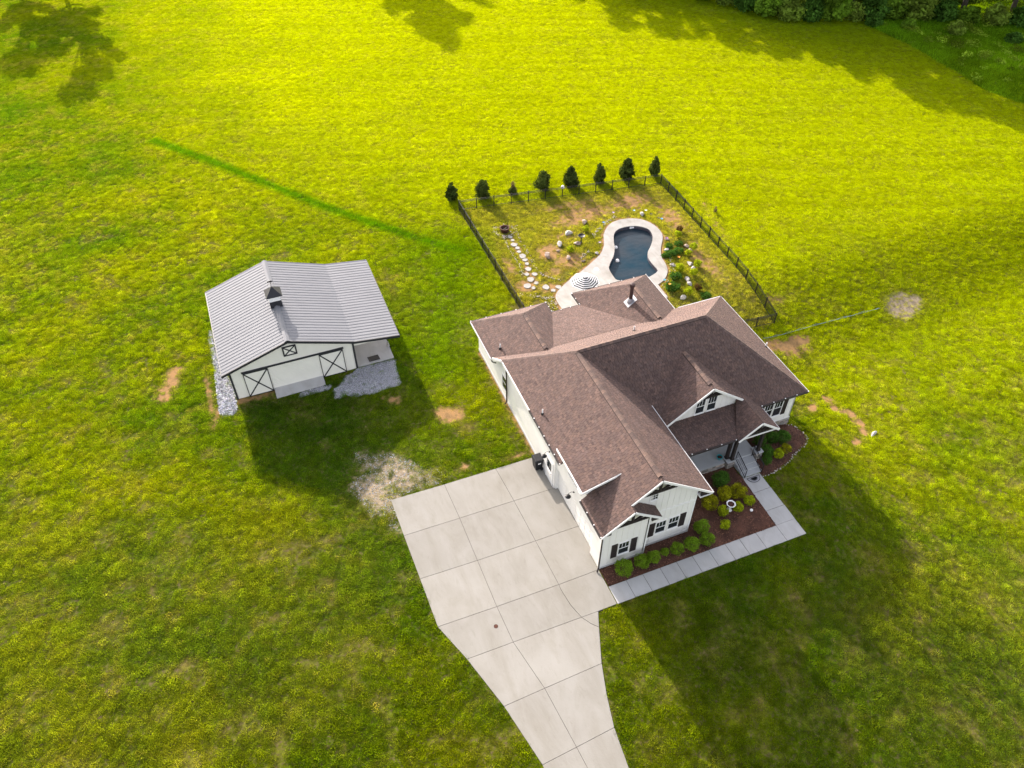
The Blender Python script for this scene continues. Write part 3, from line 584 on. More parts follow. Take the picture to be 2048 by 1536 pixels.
pt = lambda x, y: 4.43 - .323 * (y - 15.05)
roof_slope([[(3.36, 15.05), (5.66, 20.4), (8.17, 20.4), (10.44, 15.05)]], pt)
dl = lambda x, y: 5.97 - K * (10.7 - x); dr_ = lambda x, y: 5.97 - K * (x - 10.7)
roof_slope([[(7.45, 6.08), (10.7, 6.08), (10.7, 10.05), (7.45, 6.85)]], dl)
roof_slope([[(10.7, 6.08), (13.41, 6.08), (13.41, 7.36), (10.7, 10.05)], [(13.41, 3.78), (14.96, 3.78), (14.96, 5.82), (13.41, 7.36)]], dr_)
el = lambda x, y: 3.9375 - K * (13.41 - x)
roof_slope([[(11.86, 3.78), (13.41, 3.78), (13.41, 7.0), (11.86, 4.1)]], el)
ps = lambda x, y: 2.75 + .26 * (y - 4.0)
roof_slope([[(6.4, 4.0), (11.95, 4.0), (13.3, 6.5), (6.4, 6.5)]], ps)
sdm = lambda x, y: 5.3 + .285 * (x + .46)
roof_slope([[(-.46, 2.1), (2.05, 2.1), (2.05, 5.7), (-.46, 5.7)]], sdm, 'shallow shed dormer roof above the garage')
sgr = lambda x, y: 5.6825 - K * (x - 1.57)
roof_slope([[(1.57, -.46), (3.52, -.46), (3.52, .4), (1.57, .4)]], sgr)

# ridges: raised vent strips with single cap shingles
def cap_mesh(w=.15, slope=K, L=.33):
    b = MB(); dz = w * slope
    for s_ in (-1, 1):
        A = [(0, 0, .02), (s_ * w, 0, -dz + .02), (s_ * w, L, -dz + .01), (0, L, .005)]
        b.add(A + [(0, 0, -.02), (s_ * w, 0, -dz - .02)], [(0, 1, 2, 3) if s_ < 0 else (3, 2, 1, 0), (4, 5, 1, 0) if s_ < 0 else (0, 1, 5, 4)])
    return b
cap_variants = []
for c_ in ((1.25, 1.2, 1.15), (1.0, .98, .98), (1.45, 1.35, 1.25), (.85, .84, .86)):
    b = cap_mesh(); b.c = [c_] * len(b.f); cap_variants.append(b.mesh('ridge_cap', M['ridgecap']))
def ridge(p, q, lift=.07, step=.27):
    p = Vector(p); q = Vector(q); d = q - p; L = d.length; d.normalize(); rz = math.atan2(-d.x, d.y)
    b = MB(); sdv = Vector((d.y, -d.x, 0)); w = .17
    A = [p + sdv * w - Vector((0, 0, w * K)), p + Vector((0, 0, lift - .01)), p - sdv * w - Vector((0, 0, w * K))]
    A2 = [a + Vector((0, 0, lift - .02)) if i != 1 else a for i, a in enumerate(A)]
    b.prism([A[0], A2[0], A[1], A2[2], A[2]], d * L)
    r_ = b.build('ridge_vent', M['deck'], house)
    for i in range(int(L / step)):
        new_obj('ridge_cap', rnd.choice(cap_variants), r_, p + d * (i * step) + Vector((0, 0, lift)), (0, 0, rz))
ridge((3.42, .35, ZR), (3.42, 11.4, ZR)); ridge((2.59, 14.45, 5.07), (2.59, 18.4, 5.07)); ridge((11.44, 14.3, 5.22), (11.44, 18.45, 5.22))
ridge((10.7, 6.5, 5.97), (10.7, 9.75, 5.97)); ridge((3.6, 11.49, ZR), (13.05, 11.49, ZR), .05)
hc = MB()
def hip(p, q):
    p = Vector(p); q = Vector(q); d = q - p; n_ = int(d.length / .2); hd = Vector((d.y, -d.x, 0)).normalized()
    for i in range(n_):
        a = p + d * (i / n_); c = p + d * ((i + 1.1) / n_); k_ = rnd.choice((.9, 1.05, 1.2)); u = Vector((0, 0, .045)); lo = Vector((0, 0, -.035))
        hc.add([a + hd * .13 + lo, a + u, a - hd * .13 + lo, c + hd * .13 + lo, c + u * .6, c - hd * .13 + lo], [(0, 1, 4, 3), (1, 2, 5, 4), (2, 1, 0)], (k_, k_, k_))
for p, q in (((3.42, 11.49, ZR), (-.38, 15.29, 4.22)), ((13.2, 11.49, ZR), (18.8, 17.09, 2.87)), ((13.2, 11.49, ZR), (18.8, 5.89, 2.87)), ((2.59, 18.51, 5.07), (-.5, 21.6, 2.75)), ((2.59, 18.51, 5.07), (5.68, 21.6, 2.75)), ((11.44, 18.56, 5.22), (8.15, 21.85, 2.75)), ((11.44, 18.56, 5.22), (14.73, 21.85, 2.75))): hip(p, q)
tag(hc.build('hip_caps', M['ridgecap'], house), kind='stuff')

# fascias, rakes and gutters
def fascia(p, q, m='trim', w=.05, h=.17, dz=-.06, name='fascia'):
    p = Vector(p) + Vector((0, 0, dz)); q = Vector(q) + Vector((0, 0, dz)); return MB().beam(p, q, w, h).build(name, M[m], house)
def rake(pts, m='trim', off=-.045):
    for a, b in zip(pts[:-1], pts[1:]): fascia((a[0], a[1] + off, a[2]), (b[0], b[1] + off, b[2]), m, .045, .15, -.065, 'rake_board')
rake([(-.40, -.46, 4.20), (1.57, -.46, 5.68), (3.54, -.46, 4.21)]); rake([(1.62, .05, 5.7), (3.42, .05, ZR), (7.24, .05, 4.21)])
rake([(7.45, 6.08, 3.53), (10.7, 6.08, 5.97), (13.35, 6.08, 3.98)]); rake([(11.84, 3.78, 2.76), (13.41, 3.78, 3.94), (14.98, 3.78, 2.76)])
rake([(-.47, 2.1, 5.3), (2.05, 2.1, 6.01)], off=-.03)
fascia((-.49, 2.08, 5.27), (-.49, 5.72, 5.27)); fascia((7.25, .03, 4.2), (7.25, 7.6, 4.2), 'gutter_white', .08, .09, -.03, 'gutter')
fascia((18.84, 5.86, 2.85), (18.84, 17.1, 2.85), 'gutter_white', .07, .09, -.03, 'gutter'); fascia((15.0, 3.8, 2.74), (15.0, 5.8, 2.74), 'gutter_white', .08, .11, -.03, 'gutter')
fascia((-.54, 17.2, 2.72), (-.54, 21.62, 2.72), 'gutter_white', .08, .11, -.02, 'gutter'); fascia((14.77, 17.2, 2.72), (14.77, 21.87, 2.72), 'gutter_white', .08, .11, -.02, 'gutter')
def gutter(p, q, m='gutter_brown', clips=.75):
    g1 = fascia(p, q, m, .11, .11, -.03, 'gutter'); d = Vector(q) - Vector(p); L = d.length; n_ = max(2, int(L / clips)); b = MB()
    for i in range(n_ + 1):
        c = Vector(p) + d * (i / n_); b.box(c.x - .03, c.x + .03, c.y - .03, c.y + .03, c.z + .015, c.z + .075)
    tag(b.build('gutter_clips', M['trim'], g1), kind='stuff')
gutter((-.43, -.45, 4.2), (-.43, 2.33, 4.2)); gutter((-.43, 5.3, 4.2), (-.43, 10.2, 4.2)); fascia((-.42, 10.2, 4.19), (-.42, 15.28, 4.19))
gutter((7.3, 3.95, 2.73), (11.75, 3.95, 2.73), clips=1.0); gutter((15.0, 5.83, 2.85), (18.8, 5.83, 2.85), clips=.9)
gutter((-.5, 21.65, 2.73), (5.7, 21.65, 2.73), clips=1.1); gutter((5.72, 20.44, 2.68), (8.12, 20.44, 2.68), clips=.8); gutter((8.1, 21.9, 2.73), (14.75, 21.9, 2.73), clips=1.1)
gutter((5.72, 20.5, 2.73), (5.72, 21.6, 2.73)); gutter((8.1, 20.5, 2.73), (8.1, 21.85, 2.73)); fascia((-.42, 15.29, 4.2), (-.42, 17.2, 2.77))
fascia((15.0, 17.13, 2.85), (18.8, 17.13, 2.85), 'gutter_white', .09, .12, -.03, 'gutter')

# walls -------------------------------------------------------------
def wall(poly, vec, m='white', label=None, name='wall'):
    o = MB().prism(poly, vec).build(name, M[m], house)
    if label: o['label'] = label
    return o
def battens_y(wl, y, x0, x1, zlo, ztop, step=.4, skip=()):
    x = x0
    while x <= x1 + 1e-6:
        if not any(a < x < b for a, b in skip): MB().box(x - .022, x + .022, y - .022, y + .01, zlo, ztop(x)).build('batten', M['white'], wl)
        x += step
def battens_x(wl, x, y0, y1, zlo, ztop, step=.4, skip=()):
    y = y0
    while y <= y1 + 1e-6:
        if not any(a < y < b for a, b in skip): MB().box(x - .022, x + .01, y - .022, y + .022, zlo, ztop(y)).build('batten', M['white'], wl)
        y += step
w_sm = wall([(0, 0, 0), (3.05, 0, 0), (3.05, 0, 4.38), (1.57, 0, 5.48), (0, 0, 4.31)], (0, .14, 0), label='small front gable wall beside the driveway')
wall([(3.05, 0, 0), (3.05, .41, 0), (3.05, .41, 4.36), (3.05, 0, 4.36)], (-.14, 0, 0))
w_mg = wall([(3.05, .41, 0), (6.42, .41, 0), (6.42, .41, 4.62), (3.42, .41, 6.86), (.3, .41, 4.55), (.3, .41, 4.0), (3.05, .41, 4.0)], (0, .14, 0), label='large front gable wall above the mulch bed')
wall([(6.42, .56, 0), (6.42, 6.5, 0), (6.42, 6.5, 4.3), (6.42, .56, 4.3)], (-.14, 0, 0))
w_pb = wall([(6.43, 6.5, 0), (14.3, 6.5, 0), (14.3, 6.5, 3.0), (6.43, 6.5, 3.0)], (0, .14, 0), label='shaded wall behind the porch')
w_dm = wall([(7.9, 6.4, 3.1), (13.1, 6.4, 3.1), (13.1, 6.4, 4.0), (10.7, 6.4, 5.8), (7.9, 6.4, 3.71)], (0, .1, 0), label='dormer gable wall above the porch roof')
w_rr = wall([(14.3, 6.3, -.1), (18.4, 6.3, -.1), (18.4, 6.3, 2.95), (14.3, 6.3, 2.95)], (0, .14, 0), label='front wall with shuttered double window past the porch')
wall([(18.4, 6.3, -1.6), (18.4, 16.7, -1.6), (18.4, 16.7, 2.95), (18.4, 6.3, 2.95)], (-.14, 0, 0)); wall([(14.45, 6.3, -1.4), (14.45, 6.6, -1.4), (14.45, 6.6, 2.9), (14.45, 6.3, 2.9)], (-.14, 0, 0))
wall([(0.3, 16.6, 0), (18.3, 16.6, -.8), (18.3, 16.6, 2.9), (.3, 16.6, 2.9)], (0, -.14, 0))
wall([(.0, 21.2, 0), (5.35, 21.2, 0), (5.35, 21.2, 2.85), (.0, 21.2, 2.85)], (0, -.14, 0)); wall([(5.35, 16.7, 0), (5.35, 21.05, 0), (5.35, 21.05, 2.85), (5.35, 16.7, 2.85)], (-.14, 0, 0))
wall([(8.5, 21.5, 0), (14.4, 21.5, 0), (14.4, 21.5, 2.85), (8.5, 21.5, 2.85)], (0, -.14, 0)); wall([(8.5, 16.7, 0), (8.5, 21.36, 0), (8.5, 21.36, 2.85), (8.5, 16.7, 2.85)], (.14, 0, 0)); wall([(14.4, 16.7, 0), (14.4, 21.36, 0), (14.4, 21.36, 2.85), (14.4, 16.7, 2.85)], (-.14, 0, 0))
# left side: garage pier, lintel, dormer wall, long wall
wall([(0, .141, 0), (0, 1.15, 0), (0, 1.15, 4.31), (0, .141, 4.31)], (.14, 0, 0))
w_li = wall([(0, 1.15, 2.3), (0, 6.62, 2.3), (0, 6.62, 4.31), (0, 5.4, 4.31), (0, 5.4, 5.26), (0, 2.4, 5.26), (0, 2.4, 4.31), (0, 1.15, 4.31)], (.14, 0, 0), label='garage wall with dormer windows above the driveway')
wall([(.14, 2.4, 4.5), (1.95, 2.4, 5.85), (.14, 2.4, 5.3)], (0, .1, 0), 'white'); wall([(.14, 5.4, 4.5), (1.95, 5.4, 5.85), (.14, 5.4, 5.3)], (0, -.1, 0), 'white')
w_lf = wall([(-.08, 6.62, 0), (-.08, 21.2, 0), (-.08, 21.2, 2.88), (-.08, 17.05, 2.88), (-.08, 15.0, 4.28), (-.08, 6.62, 4.28)], (.16, 0, 0), label='long white side wall facing the barn')
battens_y(w_sm, 0, .1, 3.0, .28, lambda x: min(4.3 + K * x, 4.3 + K * (3.14 - x)) - .05 if True else 0, .4, ((.66, 2.45),))
for x_ in (.9, 1.3, 1.7, 2.1): MB().box(x_ - .022, x_ + .022, -.022, .01, 2.3, min(4.3 + K * x_, 4.3 + K * (3.14 - x_)) - .1).build('batten', M['white'], w_sm); MB().box(x_ - .022, x_ + .022, -.022, .01, .28, .8).build('batten', M['white'], w_sm)
zt = lambda x: min(ZR - K * abs(x - 3.42), 99) - .28
battens_y(w_mg, .41, 3.2, 6.3, .28, lambda x: zt(x), .4, ((3.36, 6.05),))
for x_ in (3.6, 4.0, 4.4, 4.8, 5.2, 5.6, 6.0):
    MB().box(x_ - .022, x_ + .022, .388, .42, 3.44, zt(x_) if not 3.0 < x_ < 3.6 else 5.0).build('batten', M['white'], w_mg); MB().box(x_ - .022, x_ + .022, .388, .42, 2.5, 3.30).build('batten', M['white'], w_mg); MB().box(x_ - .022, x_ + .022, .388, .42, .28, .9).build('batten', M['white'], w_mg)
battens_y(w_dm, 6.4, 8.3, 13.0, 3.3, lambda x: 5.72 - K * abs(x - 10.7), .36, ((9.75, 11.55),))
battens_y(w_rr, 6.3, 14.7, 18.3, 0, lambda x: 2.85, .4, ((15.3, 17.8),))
# trim bands and foundation
for (x0, x1, y_, z0, z1, wl) in ((3.05, 6.43, .375, 3.30, 3.44, w_mg), (3.05, 6.43, .38, .2, .3, w_mg), (-.02, 3.07, -.03, .2, .3, w_sm), (14.3, 18.42, 6.27, -.06, .04, w_rr)): MB().box(x0, x1, y_, y_ + .05, z0, z1).build('trim_band', M['trim'], wl)
for (x0, x1, y0, y1) in ((-.025, .09, -.025, .09), (6.35, 6.455, .38, .47), (3.0, 3.085, -.028, .06)): MB().box(x0, x1, y0, y1, 0, 4.3).build('corner_trim', M['trim'], house)
MB().box(3.04, 6.44, .365, .55, 0, .19).box(-.02, 3.07, -.04, .12, 0, .19).build('foundation', M['soffit'], house); MB().box(-.11, .04, 6.7, 21.22, 0, .22).build('foundation', M['soffit'], house)

def stone_face(name, x0, x1, z0f, z1, y, parent, seed, axis='y', cell=.28, proud=.05):
    r = random.Random(seed); b = MB(); z = z1
    while z > min(z0f(x0), z0f(x1)) - .2:
        h = r.uniform(.10, .2); x = x0 - r.random() * .15
        while x < x1:
            w = r.uniform(.18, .5); a0, a1 = max(x, x0), min(x + w, x1); x += w
            if a1 - a0 < .06: continue
            d = proud * r.uniform(.5, 1.2); k_ = r.uniform(.6, 1.5); c = (k_ * r.uniform(.95, 1.1), k_, k_ * r.uniform(.85, 1.05))
            if axis == 'y': b.box(a0 + .008, a1 - .008, y - d, y + .02, z - h + .008, z - .008, c)
            elif axis == 'x-': b.box(y - d, y + .02, a0 + .008, a1 - .008, z - h + .008, z - .008, c)
            else: b.box(y - .02, y + d, a0 + .008, a1 - .008, z - h + .008, z - .008, c)
        z -= h
    return tag(b.build(name, M['veneer'], parent), kind='stuff')
fn = MB().box(14.3, 18.4, 6.3, 6.44, -1.6, -.1).build('foundation', M['joint'], house); stone_face('ledge_stones', 14.3, 18.42, lambda x: T(x, 6.2), -.1, 6.3, fn, 3); stone_face('ledge_stones', 6.3, 9.0, lambda x: -1.1, -.1, 18.4, fn, 4, 'x+')

# windows -----------------------------------------------------------
def window_y(x0, x1, z0, z1, y, cols=3, rows=1, parent=None, lower=True, name='window'):
    """frame proud of a wall facing -y, panes set back inside it; grille over the upper sash only"""
    f = MB(); t = .055; yo, yi = y - .05, y + .012
    for a in ((x0 - t, x0, z0 - t, z1 + t), (x1, x1 + t, z0 - t, z1 + t), (x0, x1, z0 - t, z0), (x0, x1, z1, z1 + t)): f.box(a[0], a[1], yo, yi, a[2], a[3])
    w = f.build(name, M['trim'], parent or house); MB().box(x0 - t - .02, x1 + t + .02, y - .085, y, z0 - t - .035, z0 - t).build('sill', M['trim'], w)
    zm = (z0 + z1) / 2 if lower else z0
    if lower:
        MB().box(x0, x1, y - .035, y + .01, zm - .025, zm + .025).build('meeting_rail', M['trim'], w); MB().box(x0, x1, y - .02, y + .004, z0, zm - .026).build('pane', M['glass'], w)
        zu = zm + .026
    else: zu = z0
    MB().box(x0, x1, y - .014, y + .006, zu, z1).build('pane', M['glass'], w); g = MB()
    for i in range(1, cols): xx = x0 + (x1 - x0) * i / cols; g.box(xx - .011, xx + .011, y - .030, y - .0145, zu, z1)
    for i in range(1, rows): zz = zu + (z1 - zu) * i / rows; g.box(x0, x1, y - .029, y - .0147, zz - .011, zz + .011)
    g.build('grille', M['trim'], w); return w
def shutter_y(x0, x1, z0, z1, y):
    s = MB(); s.box(x0, x0 + .06, y - .04, y, z0, z1).box(x1 - .06, x1, y - .04, y, z0, z1)
    for z in (z0, (z0 + z1) / 2 - .04, z1 - .08): s.box(x0 + .06, x1 - .06, y - .038, y, z, z + .08)
    o = s.build('shutter', M['shutter'], house); p = MB(); n_ = 3
    for i in range(n_): a = x0 + .06 + (x1 - x0 - .12) * i / n_; p.box(a + .006, a + (x1 - x0 - .12) / n_ - .006, y - .022, y - .001, z0 + .01, z1 - .01)
    p.build('shutter_boards', M['shutter'], o); return o
window_y(1.19, 1.86, .97, 2.1, 0); shutter_y(.7, 1.09, .78, 2.17, 0); shutter_y(2.0, 2.41, .78, 2.17, 0)
window_y(3.92, 4.58, 1.12, 2.25, .41); window_y(4.82, 5.48, 1.12, 2.25, .41); shutter_y(3.43, 3.82, .96, 2.32, .41); shutter_y(5.58, 5.99, .96, 2.32, .41)
window_y(3.12, 3.56, 4.92, 5.58, .41, 3, 3, lower=False)
window_y(9.9, 10.52, 3.56, 4.8, 6.4); window_y(10.78, 11.4, 3.56, 4.8, 6.4)
window_y(15.82, 16.5, .7, 2.3, 6.3); window_y(16.64, 17.3, .7, 2.3, 6.3); shutter_y(17.36, 17.76, .6, 2.3, 6.3); shutter_y(15.32, 15.72, .6, 2.3, 6.3)
window_y(8.2, 8.9, 1.1, 2.4, 6.5)
def window_x(y0, y1, z0, z1, x, grid=True):
    f = MB(); t = .06
    for a in ((y0 - t, y0, z0 - t, z1 + t), (y1, y1 + t, z0 - t, z1 + t), (y0, y1, z0 - t, z0), (y0, y1, z1, z1 + t)): f.box(x - .05, x + .01, a[0], a[1], a[2], a[3])
    w = f.build('window', M['trim'], house); MB().box(x - .014, x + .004, y0, y1, z0, z1).build('pane', M['glass'], w)
    MB().box(x - .03, x - .0145, y0, y1, (z0 + z1) / 2 - .02, (z0 + z1) / 2 + .02).build('grille', M['trim'], w); return w
window_x(4.0, 4.8, 3.75, 4.85, 0); window_x(3.1, 3.9, 3.75, 4.85, 0); window_x(15.2, 15.95, 1.0, 2.2, -.08)
# garage door, side door
gd = MB().box(.2, .26, 1.15, 6.62, 0, 2.3).build('garage_door', M['white'], house)
for i in range(4):
    for j in range(8): MB().box(.185, .2, 1.15 + .05 + j * .68, 1.15 + .63 + j * .68, .06 + i * .57, .53 + i * .57).build('panel', M['white'], gd)
MB().box(.0, .2, 6.53, 6.62, 0, 2.3).box(.0, .2, 1.15, 1.22, 0, 2.3).build('door_jamb', M['trim'], house)
sdr = MB().box(-.12, -.08, 6.95, 7.85, .12, 2.2).build('side_door', M['trim'], house); MB().box(-.14, -.12, 7.1, 7.7, 1.25, 2.0).build('pane', M['glass'], sdr); MB().box(-.135, -.12, 7.1, 7.7, .3, 1.05).build('panel', M['white'], sdr); MB().lathe([(.03, 0), (.03, .06)], (-.16, 6.99, 1.1), 8).build('handle', M['grey_metal'], sdr)
fr_ = MB()
for a in ((6.87, 6.95, .0, 2.28), (7.85, 7.93, .0, 2.28), (6.95, 7.85, 2.2, 2.28)): fr_.box(-.13, -.08, *a)
fr_.build('door_frame', M['trim'], house)
fd = MB().box(12.3, 13.3, 6.46, 6.5, .55, 2.75).build('front_door', M['brown'], house); MB().box(12.5, 13.1, 6.445, 6.46, 1.5, 2.5).build('pane', M['glass'], fd)

# gable trusses and eave brackets
def truss(xc, y, zb, half, zpk):
    t = MB(); t.beam((xc - half, y, zb), (xc + half, y, zb), .12, .12); t.beam((xc, y - .005, zb), (xc, y - .005, zpk), .12, .13, (0, 1, 0))
    for s_ in (-1, 1): t.beam((xc + s_ * .04, y - .01, zb + .05), (xc + s_ * half * .55, y - .01, zb + (zpk - zb) * .48), .1, .11, (0, 1, 0)); t.beam((xc + s_ * half * .99, y + .005, zb - .03), (xc + s_ * half * .5, y + .005, zb + .0), .1, .08)
    t.build('gable_truss', M['brown'], house)
truss(3.42, .12, 6.0, 1.15, 6.78); truss(1.57, -.38, 4.6, 1.12, 5.42); truss(10.7, 6.2, 5.1, .98, 5.72); truss(13.41, 3.88, 2.98, 1.05, 3.68)
def bracket(x0, x1, y, z0, z1): MB().prism([(x0, y, z0), (x1, y, z0), (x0, y, z1)], (0, .1, 0)).build('eave_bracket', M['brown'], house)
bracket(6.5, 7.12, .1, 4.02, 4.5); bracket(2.9, 3.44, -.4, 4.02, 4.46); bracket(.28, -.3, -.4, 4.02, 4.46)
MB().box(6.42, 7.2, .06, .4, 3.93, 4.0).build('eave_return', M['trim'], house); MB().box(13.0, 14.9, 3.86, 3.9, 2.62, 2.74).box(11.9, 13.0, 3.86, 3.9, 2.62, 2.74).build('entry_beam', M['trim'], house)

# porch, columns, steps, rails
pf = MB().box(6.43, 13.9, 4.02, 6.5, -.5, .5).build('porch_floor', M['porch'], house, bevel=.02); stone_face('ledge_stones', 6.5, 11.55, lambda x: 0, .42, 4.02, pf, 8); stone_face('ledge_stones', 4.1, 6.3, lambda x: -.3, .42, 13.9, pf, 9, 'x+')
def pier(x0, x1, y0, y1, z1, seed):
    p = MB().box(x0, x1, y0, y1, -.4, z1).build('stone_pier', M['joint'], house)
    stone_face('ledge_stones', x0, x1, lambda x: -.1, z1, y0, p, seed); stone_face('ledge_stones', y0, y1, lambda x: -.1, z1, x0, p, seed + 1, 'x-'); stone_face('ledge_stones', y0, y1, lambda x: -.1, z1, x1, p, seed + 2, 'x+')
    MB().box(x0 - .06, x1 + .06, y0 - .06, y1 + .06, z1, z1 + .07).build('pier_cap', M['porch'], p, bevel=.01)
pier(11.5, 12.06, 3.82, 4.42, .62, 20); pier(13.75, 14.25, 3.8, 4.3, .62, 25)
for (cx, cy) in ((11.63, 4.2), (11.9, 3.98), (14.0, 4.02)):
    c = MB().box(cx - .1, cx + .1, cy - .1, cy + .1, .69, 2.7).build('column', M['brown'], house, bevel=.008); MB().box(cx - .13, cx + .13, cy - .13, cy + .13, .69, .8).box(cx - .13, cx + .13, cy - .13, cy + .13, 2.55, 2.7).build('column_trim', M['brown'], c)
for i in range(3): MB().box(12.12, 13.62, 2.72 + .36 * i, 4.02, .125 * i - .15 * (i == 0), .125 * (i + 1) - .004).build('step', M['porch'], house, bevel=.012)
def rail(x, parent=house):
    r_ = MB(); a, b = Vector((x, 2.66, 0)), Vector((x, 3.92, .5))
    r_.beam(a, a + Vector((0, 0, .92)), .04, .04); r_.beam(b - Vector((0, 0, .1)), b + Vector((0, 0, .92)), .04, .04); r_.beam(a + Vector((0, 0, .9)), b + Vector((0, 0, .9)), .05, .035); r_.beam(a + Vector((0, 0, .12)), b + Vector((0, 0, .12)), .03, .03)
    o = r_.build('handrail', M['iron'], parent)
    for i in range(1, 9): c = a.lerp(b, i / 9); MB().beam(c + Vector((0, 0, .12)), c + Vector((0, 0, .9)), .018, .018).build('baluster', M['iron'], o)
rail(12.2); rail(13.52)
for x_ in (5.9, 8.0): MB().box(x_ - .09, x_ + .09, 20.1, 20.28, 0, 2.75).build('patio_post', M['trim'], house)
# downspouts, vents, flue, lamps
MB().tube([(-.35, -.42, 4.12), (-.3, -.3, 3.95), (-.06, -.07, 3.75), (-.06, -.07, .25), (-.2, -.2, .06)], .05, 6).build('downspout', M['gutter_brown'], house)
MB().tube([(-.4, 15.0, 4.1), (-.2, 14.95, 3.9), (-.17, 14.95, .3), (-.3, 14.95, .1)], .055, 6).build('downspout', M['gutter_brown'], house)
for p in ((-.42, 15.35, 4.1), (-.52, 17.1, 2.68)): MB().tube([p, (p[0] + .05, p[1], p[2] - .18), (-.17, p[1], p[2] - .4)], .045, 6).build('downspout_elbow', M['gutter_brown'], house)
for (x_, y_, z_) in ((.28, 17.37, 3.34), (8.52, 12.93, 5.99), (.11, 9.27, 4.57), (18.5, 10.6, 3.1)):
    v_ = MB().lathe([(.05, -.1), (.05, .42), (.038, .42), (.038, .36)], (x_, y_, z_), 10).build('vent_pipe', M['pvc'], house); MB().lathe([(.13, -.1), (.1, .05), (.056, .12)], (x_, y_, z_), 10).build('pipe_boot', M['iron'], v_)
fl = MB().lathe([(.14, -.3), (.14, 1.45), (.15, 1.45), (.15, 1.3)], (10.69, 17.3, 4.66), 14).build('flue_pipe', M['flue'], house); MB().lathe([(.2, 1.42), (.21, 1.62), (.19, 1.66), (.05, 1.7)], (10.69, 17.3, 4.66), 14).build('flue_cap', M['flue'], fl); MB().lathe([(.27, -.1), (.24, .1), (.16, .28)], (10.69, 17.3, 4.68), 14).build('flue_cone', M['grey_metal'], fl)
fx, fy = 10.69, 17.3; MB().prism([(fx + a, fy + b, w2l(fx + a, 0) + .035) for a, b in ((-.36, -.36), (.36, -.36), (.36, .36), (-.36, .36))], (0, 0, .03)).build('flashing', M['grey_metal'], fl)
for (y_, z_, x_) in ((7.45, 2.62, -.08), (3.9, 2.68, 0)):
    l_ = MB().tube([(x_, y_, z_ + .25), (x_ - .22, y_, z_ + .36), (x_ - .38, y_, z_ + .30), (x_ - .42, y_, z_ + .12)], .016, 6).build('barn_lamp', M['iron'], house); MB().lathe([(.05, .12), (.08, .08), (.19, 0), (.17, 0), (.05, .06)], (x_ - .42, y_, z_), 14).build('lamp_shade', M['black_plastic'], l_); MB().lathe([(.06, 0), (.06, .03)], (x_ - .03, y_, z_ + .24), 8).build('mount', M['iron'], l_)
# ------------------------------------------------------------------ driveway and walk
def inset(poly, d):
    cx = sum(p[0] for p in poly) / len(poly); cy_ = sum(p[1] for p in poly) / len(poly); out = []
    n_ = len(poly)
    for i in range(n_):
        p = Vector(poly[i]).to_2d() if len(poly[i]) > 2 else Vector(poly[i]); a = Vector(poly[i - 1]) - p; b = Vector(poly[(i + 1) % n_]) - p
        bis = a.normalized() + b.normalized()
        if bis.length < .12: bis = Vector((cx, cy_)) - p; bis.normalize(); q = p + bis * d
        else:
            bis.normalize(); q = p + bis * d * 1.3
            if (Vector((cx, cy_)) - p).dot(bis) < 0: q = p - bis * d
        out.append((q.x, q.y))
    return out
drive = empty('driveway', (0, 0, 0)); tag(drive, 'pale jointed concrete driveway sweeping to the garage', kind='structure')
walk = empty('walkway', (0, 0, 0)); tag(walk, 'narrow grey concrete front walk turning to the porch steps', kind='structure')
A = [(-10.42, 9.68), (-6.75, 9.61), (-3.08, 9.6), (-.1, 9.58)]; B = [(-10.39, 6.68), (-6.68, 6.65), (-2.92, 6.63), (-.1, 6.61), (.19, 6.61)]; C = [(-10.34, 3.34), (-6.68, 3.27), (-2.8, 3.26), (.19, 3.28)]
D = [(-10.3, -.04), (-6.68, -.09), (-2.7, -.1), (-.02, -.06), (-.02, 1.1), (.19, 1.1)]; E_ = [(-9.38, -2.5), (-6.6, -2.51), (-2.34, -2.54), (-1.26, -2.55), (-.02, -2.53)]; F_ = [(-8.41, -5.72), (-6.0, -5.62), (-2.48, -5.49)]; G_ = [(-7.67, -9.22), (-5.69, -9.07), (-3.42, -8.89)]
SL = [[A[0], A[1], B[1], B[0]], [A[1], A[2], B[2], B[1]], [A[2], A[3], B[3], B[2]], [B[0], B[1], C[1], C[0]], [B[1], B[2], C[2], C[1]], [B[2], B[3], B[4], C[3], C[2]], [C[0], C[1], D[1], D[0]], [C[1], C[2], D[2], D[1]], [C[2], C[3], D[5], D[4], D[3], D[2]],
      [D[0], D[1], E_[1], E_[0]], [D[1], D[2], (-2.72, -.46), (-2.6, -1.62), E_[2], E_[1]], [D[2], D[3], E_[4], E_[3], E_[2], (-2.6, -1.62), (-2.72, -.46)], [E_[2], E_[3], (-1.66, -3.48), (-2.02, -3.08)],
      [E_[1], E_[2], (-2.02, -3.08), (-1.66, -3.48), F_[2], F_[1]], [E_[0], E_[1], F_[1], F_[0]], [F_[0], F_[1], G_[1], G_[0]], [F_[1], F_[2], (-3.0, -7.15), G_[2], G_[1]], [G_[0], G_[1], (-5.3, -14), (-7.5, -14)], [G_[1], G_[2], (-3.65, -10.96), (-3.72, -11.8), (-3.9, -14), (-5.3, -14)]]
for i, q in enumerate(SL):
    k_ = rnd.uniform(.95, 1.04); b = MB(); b.prism([(x_, y_, .03 + rnd.uniform(-.001, .001) * 0) for x_, y_ in inset(q, .011)], (0, 0, -.12), (k_, k_, k_ * .99)); b.build('slab', M['concrete'], drive, bevel=.008)
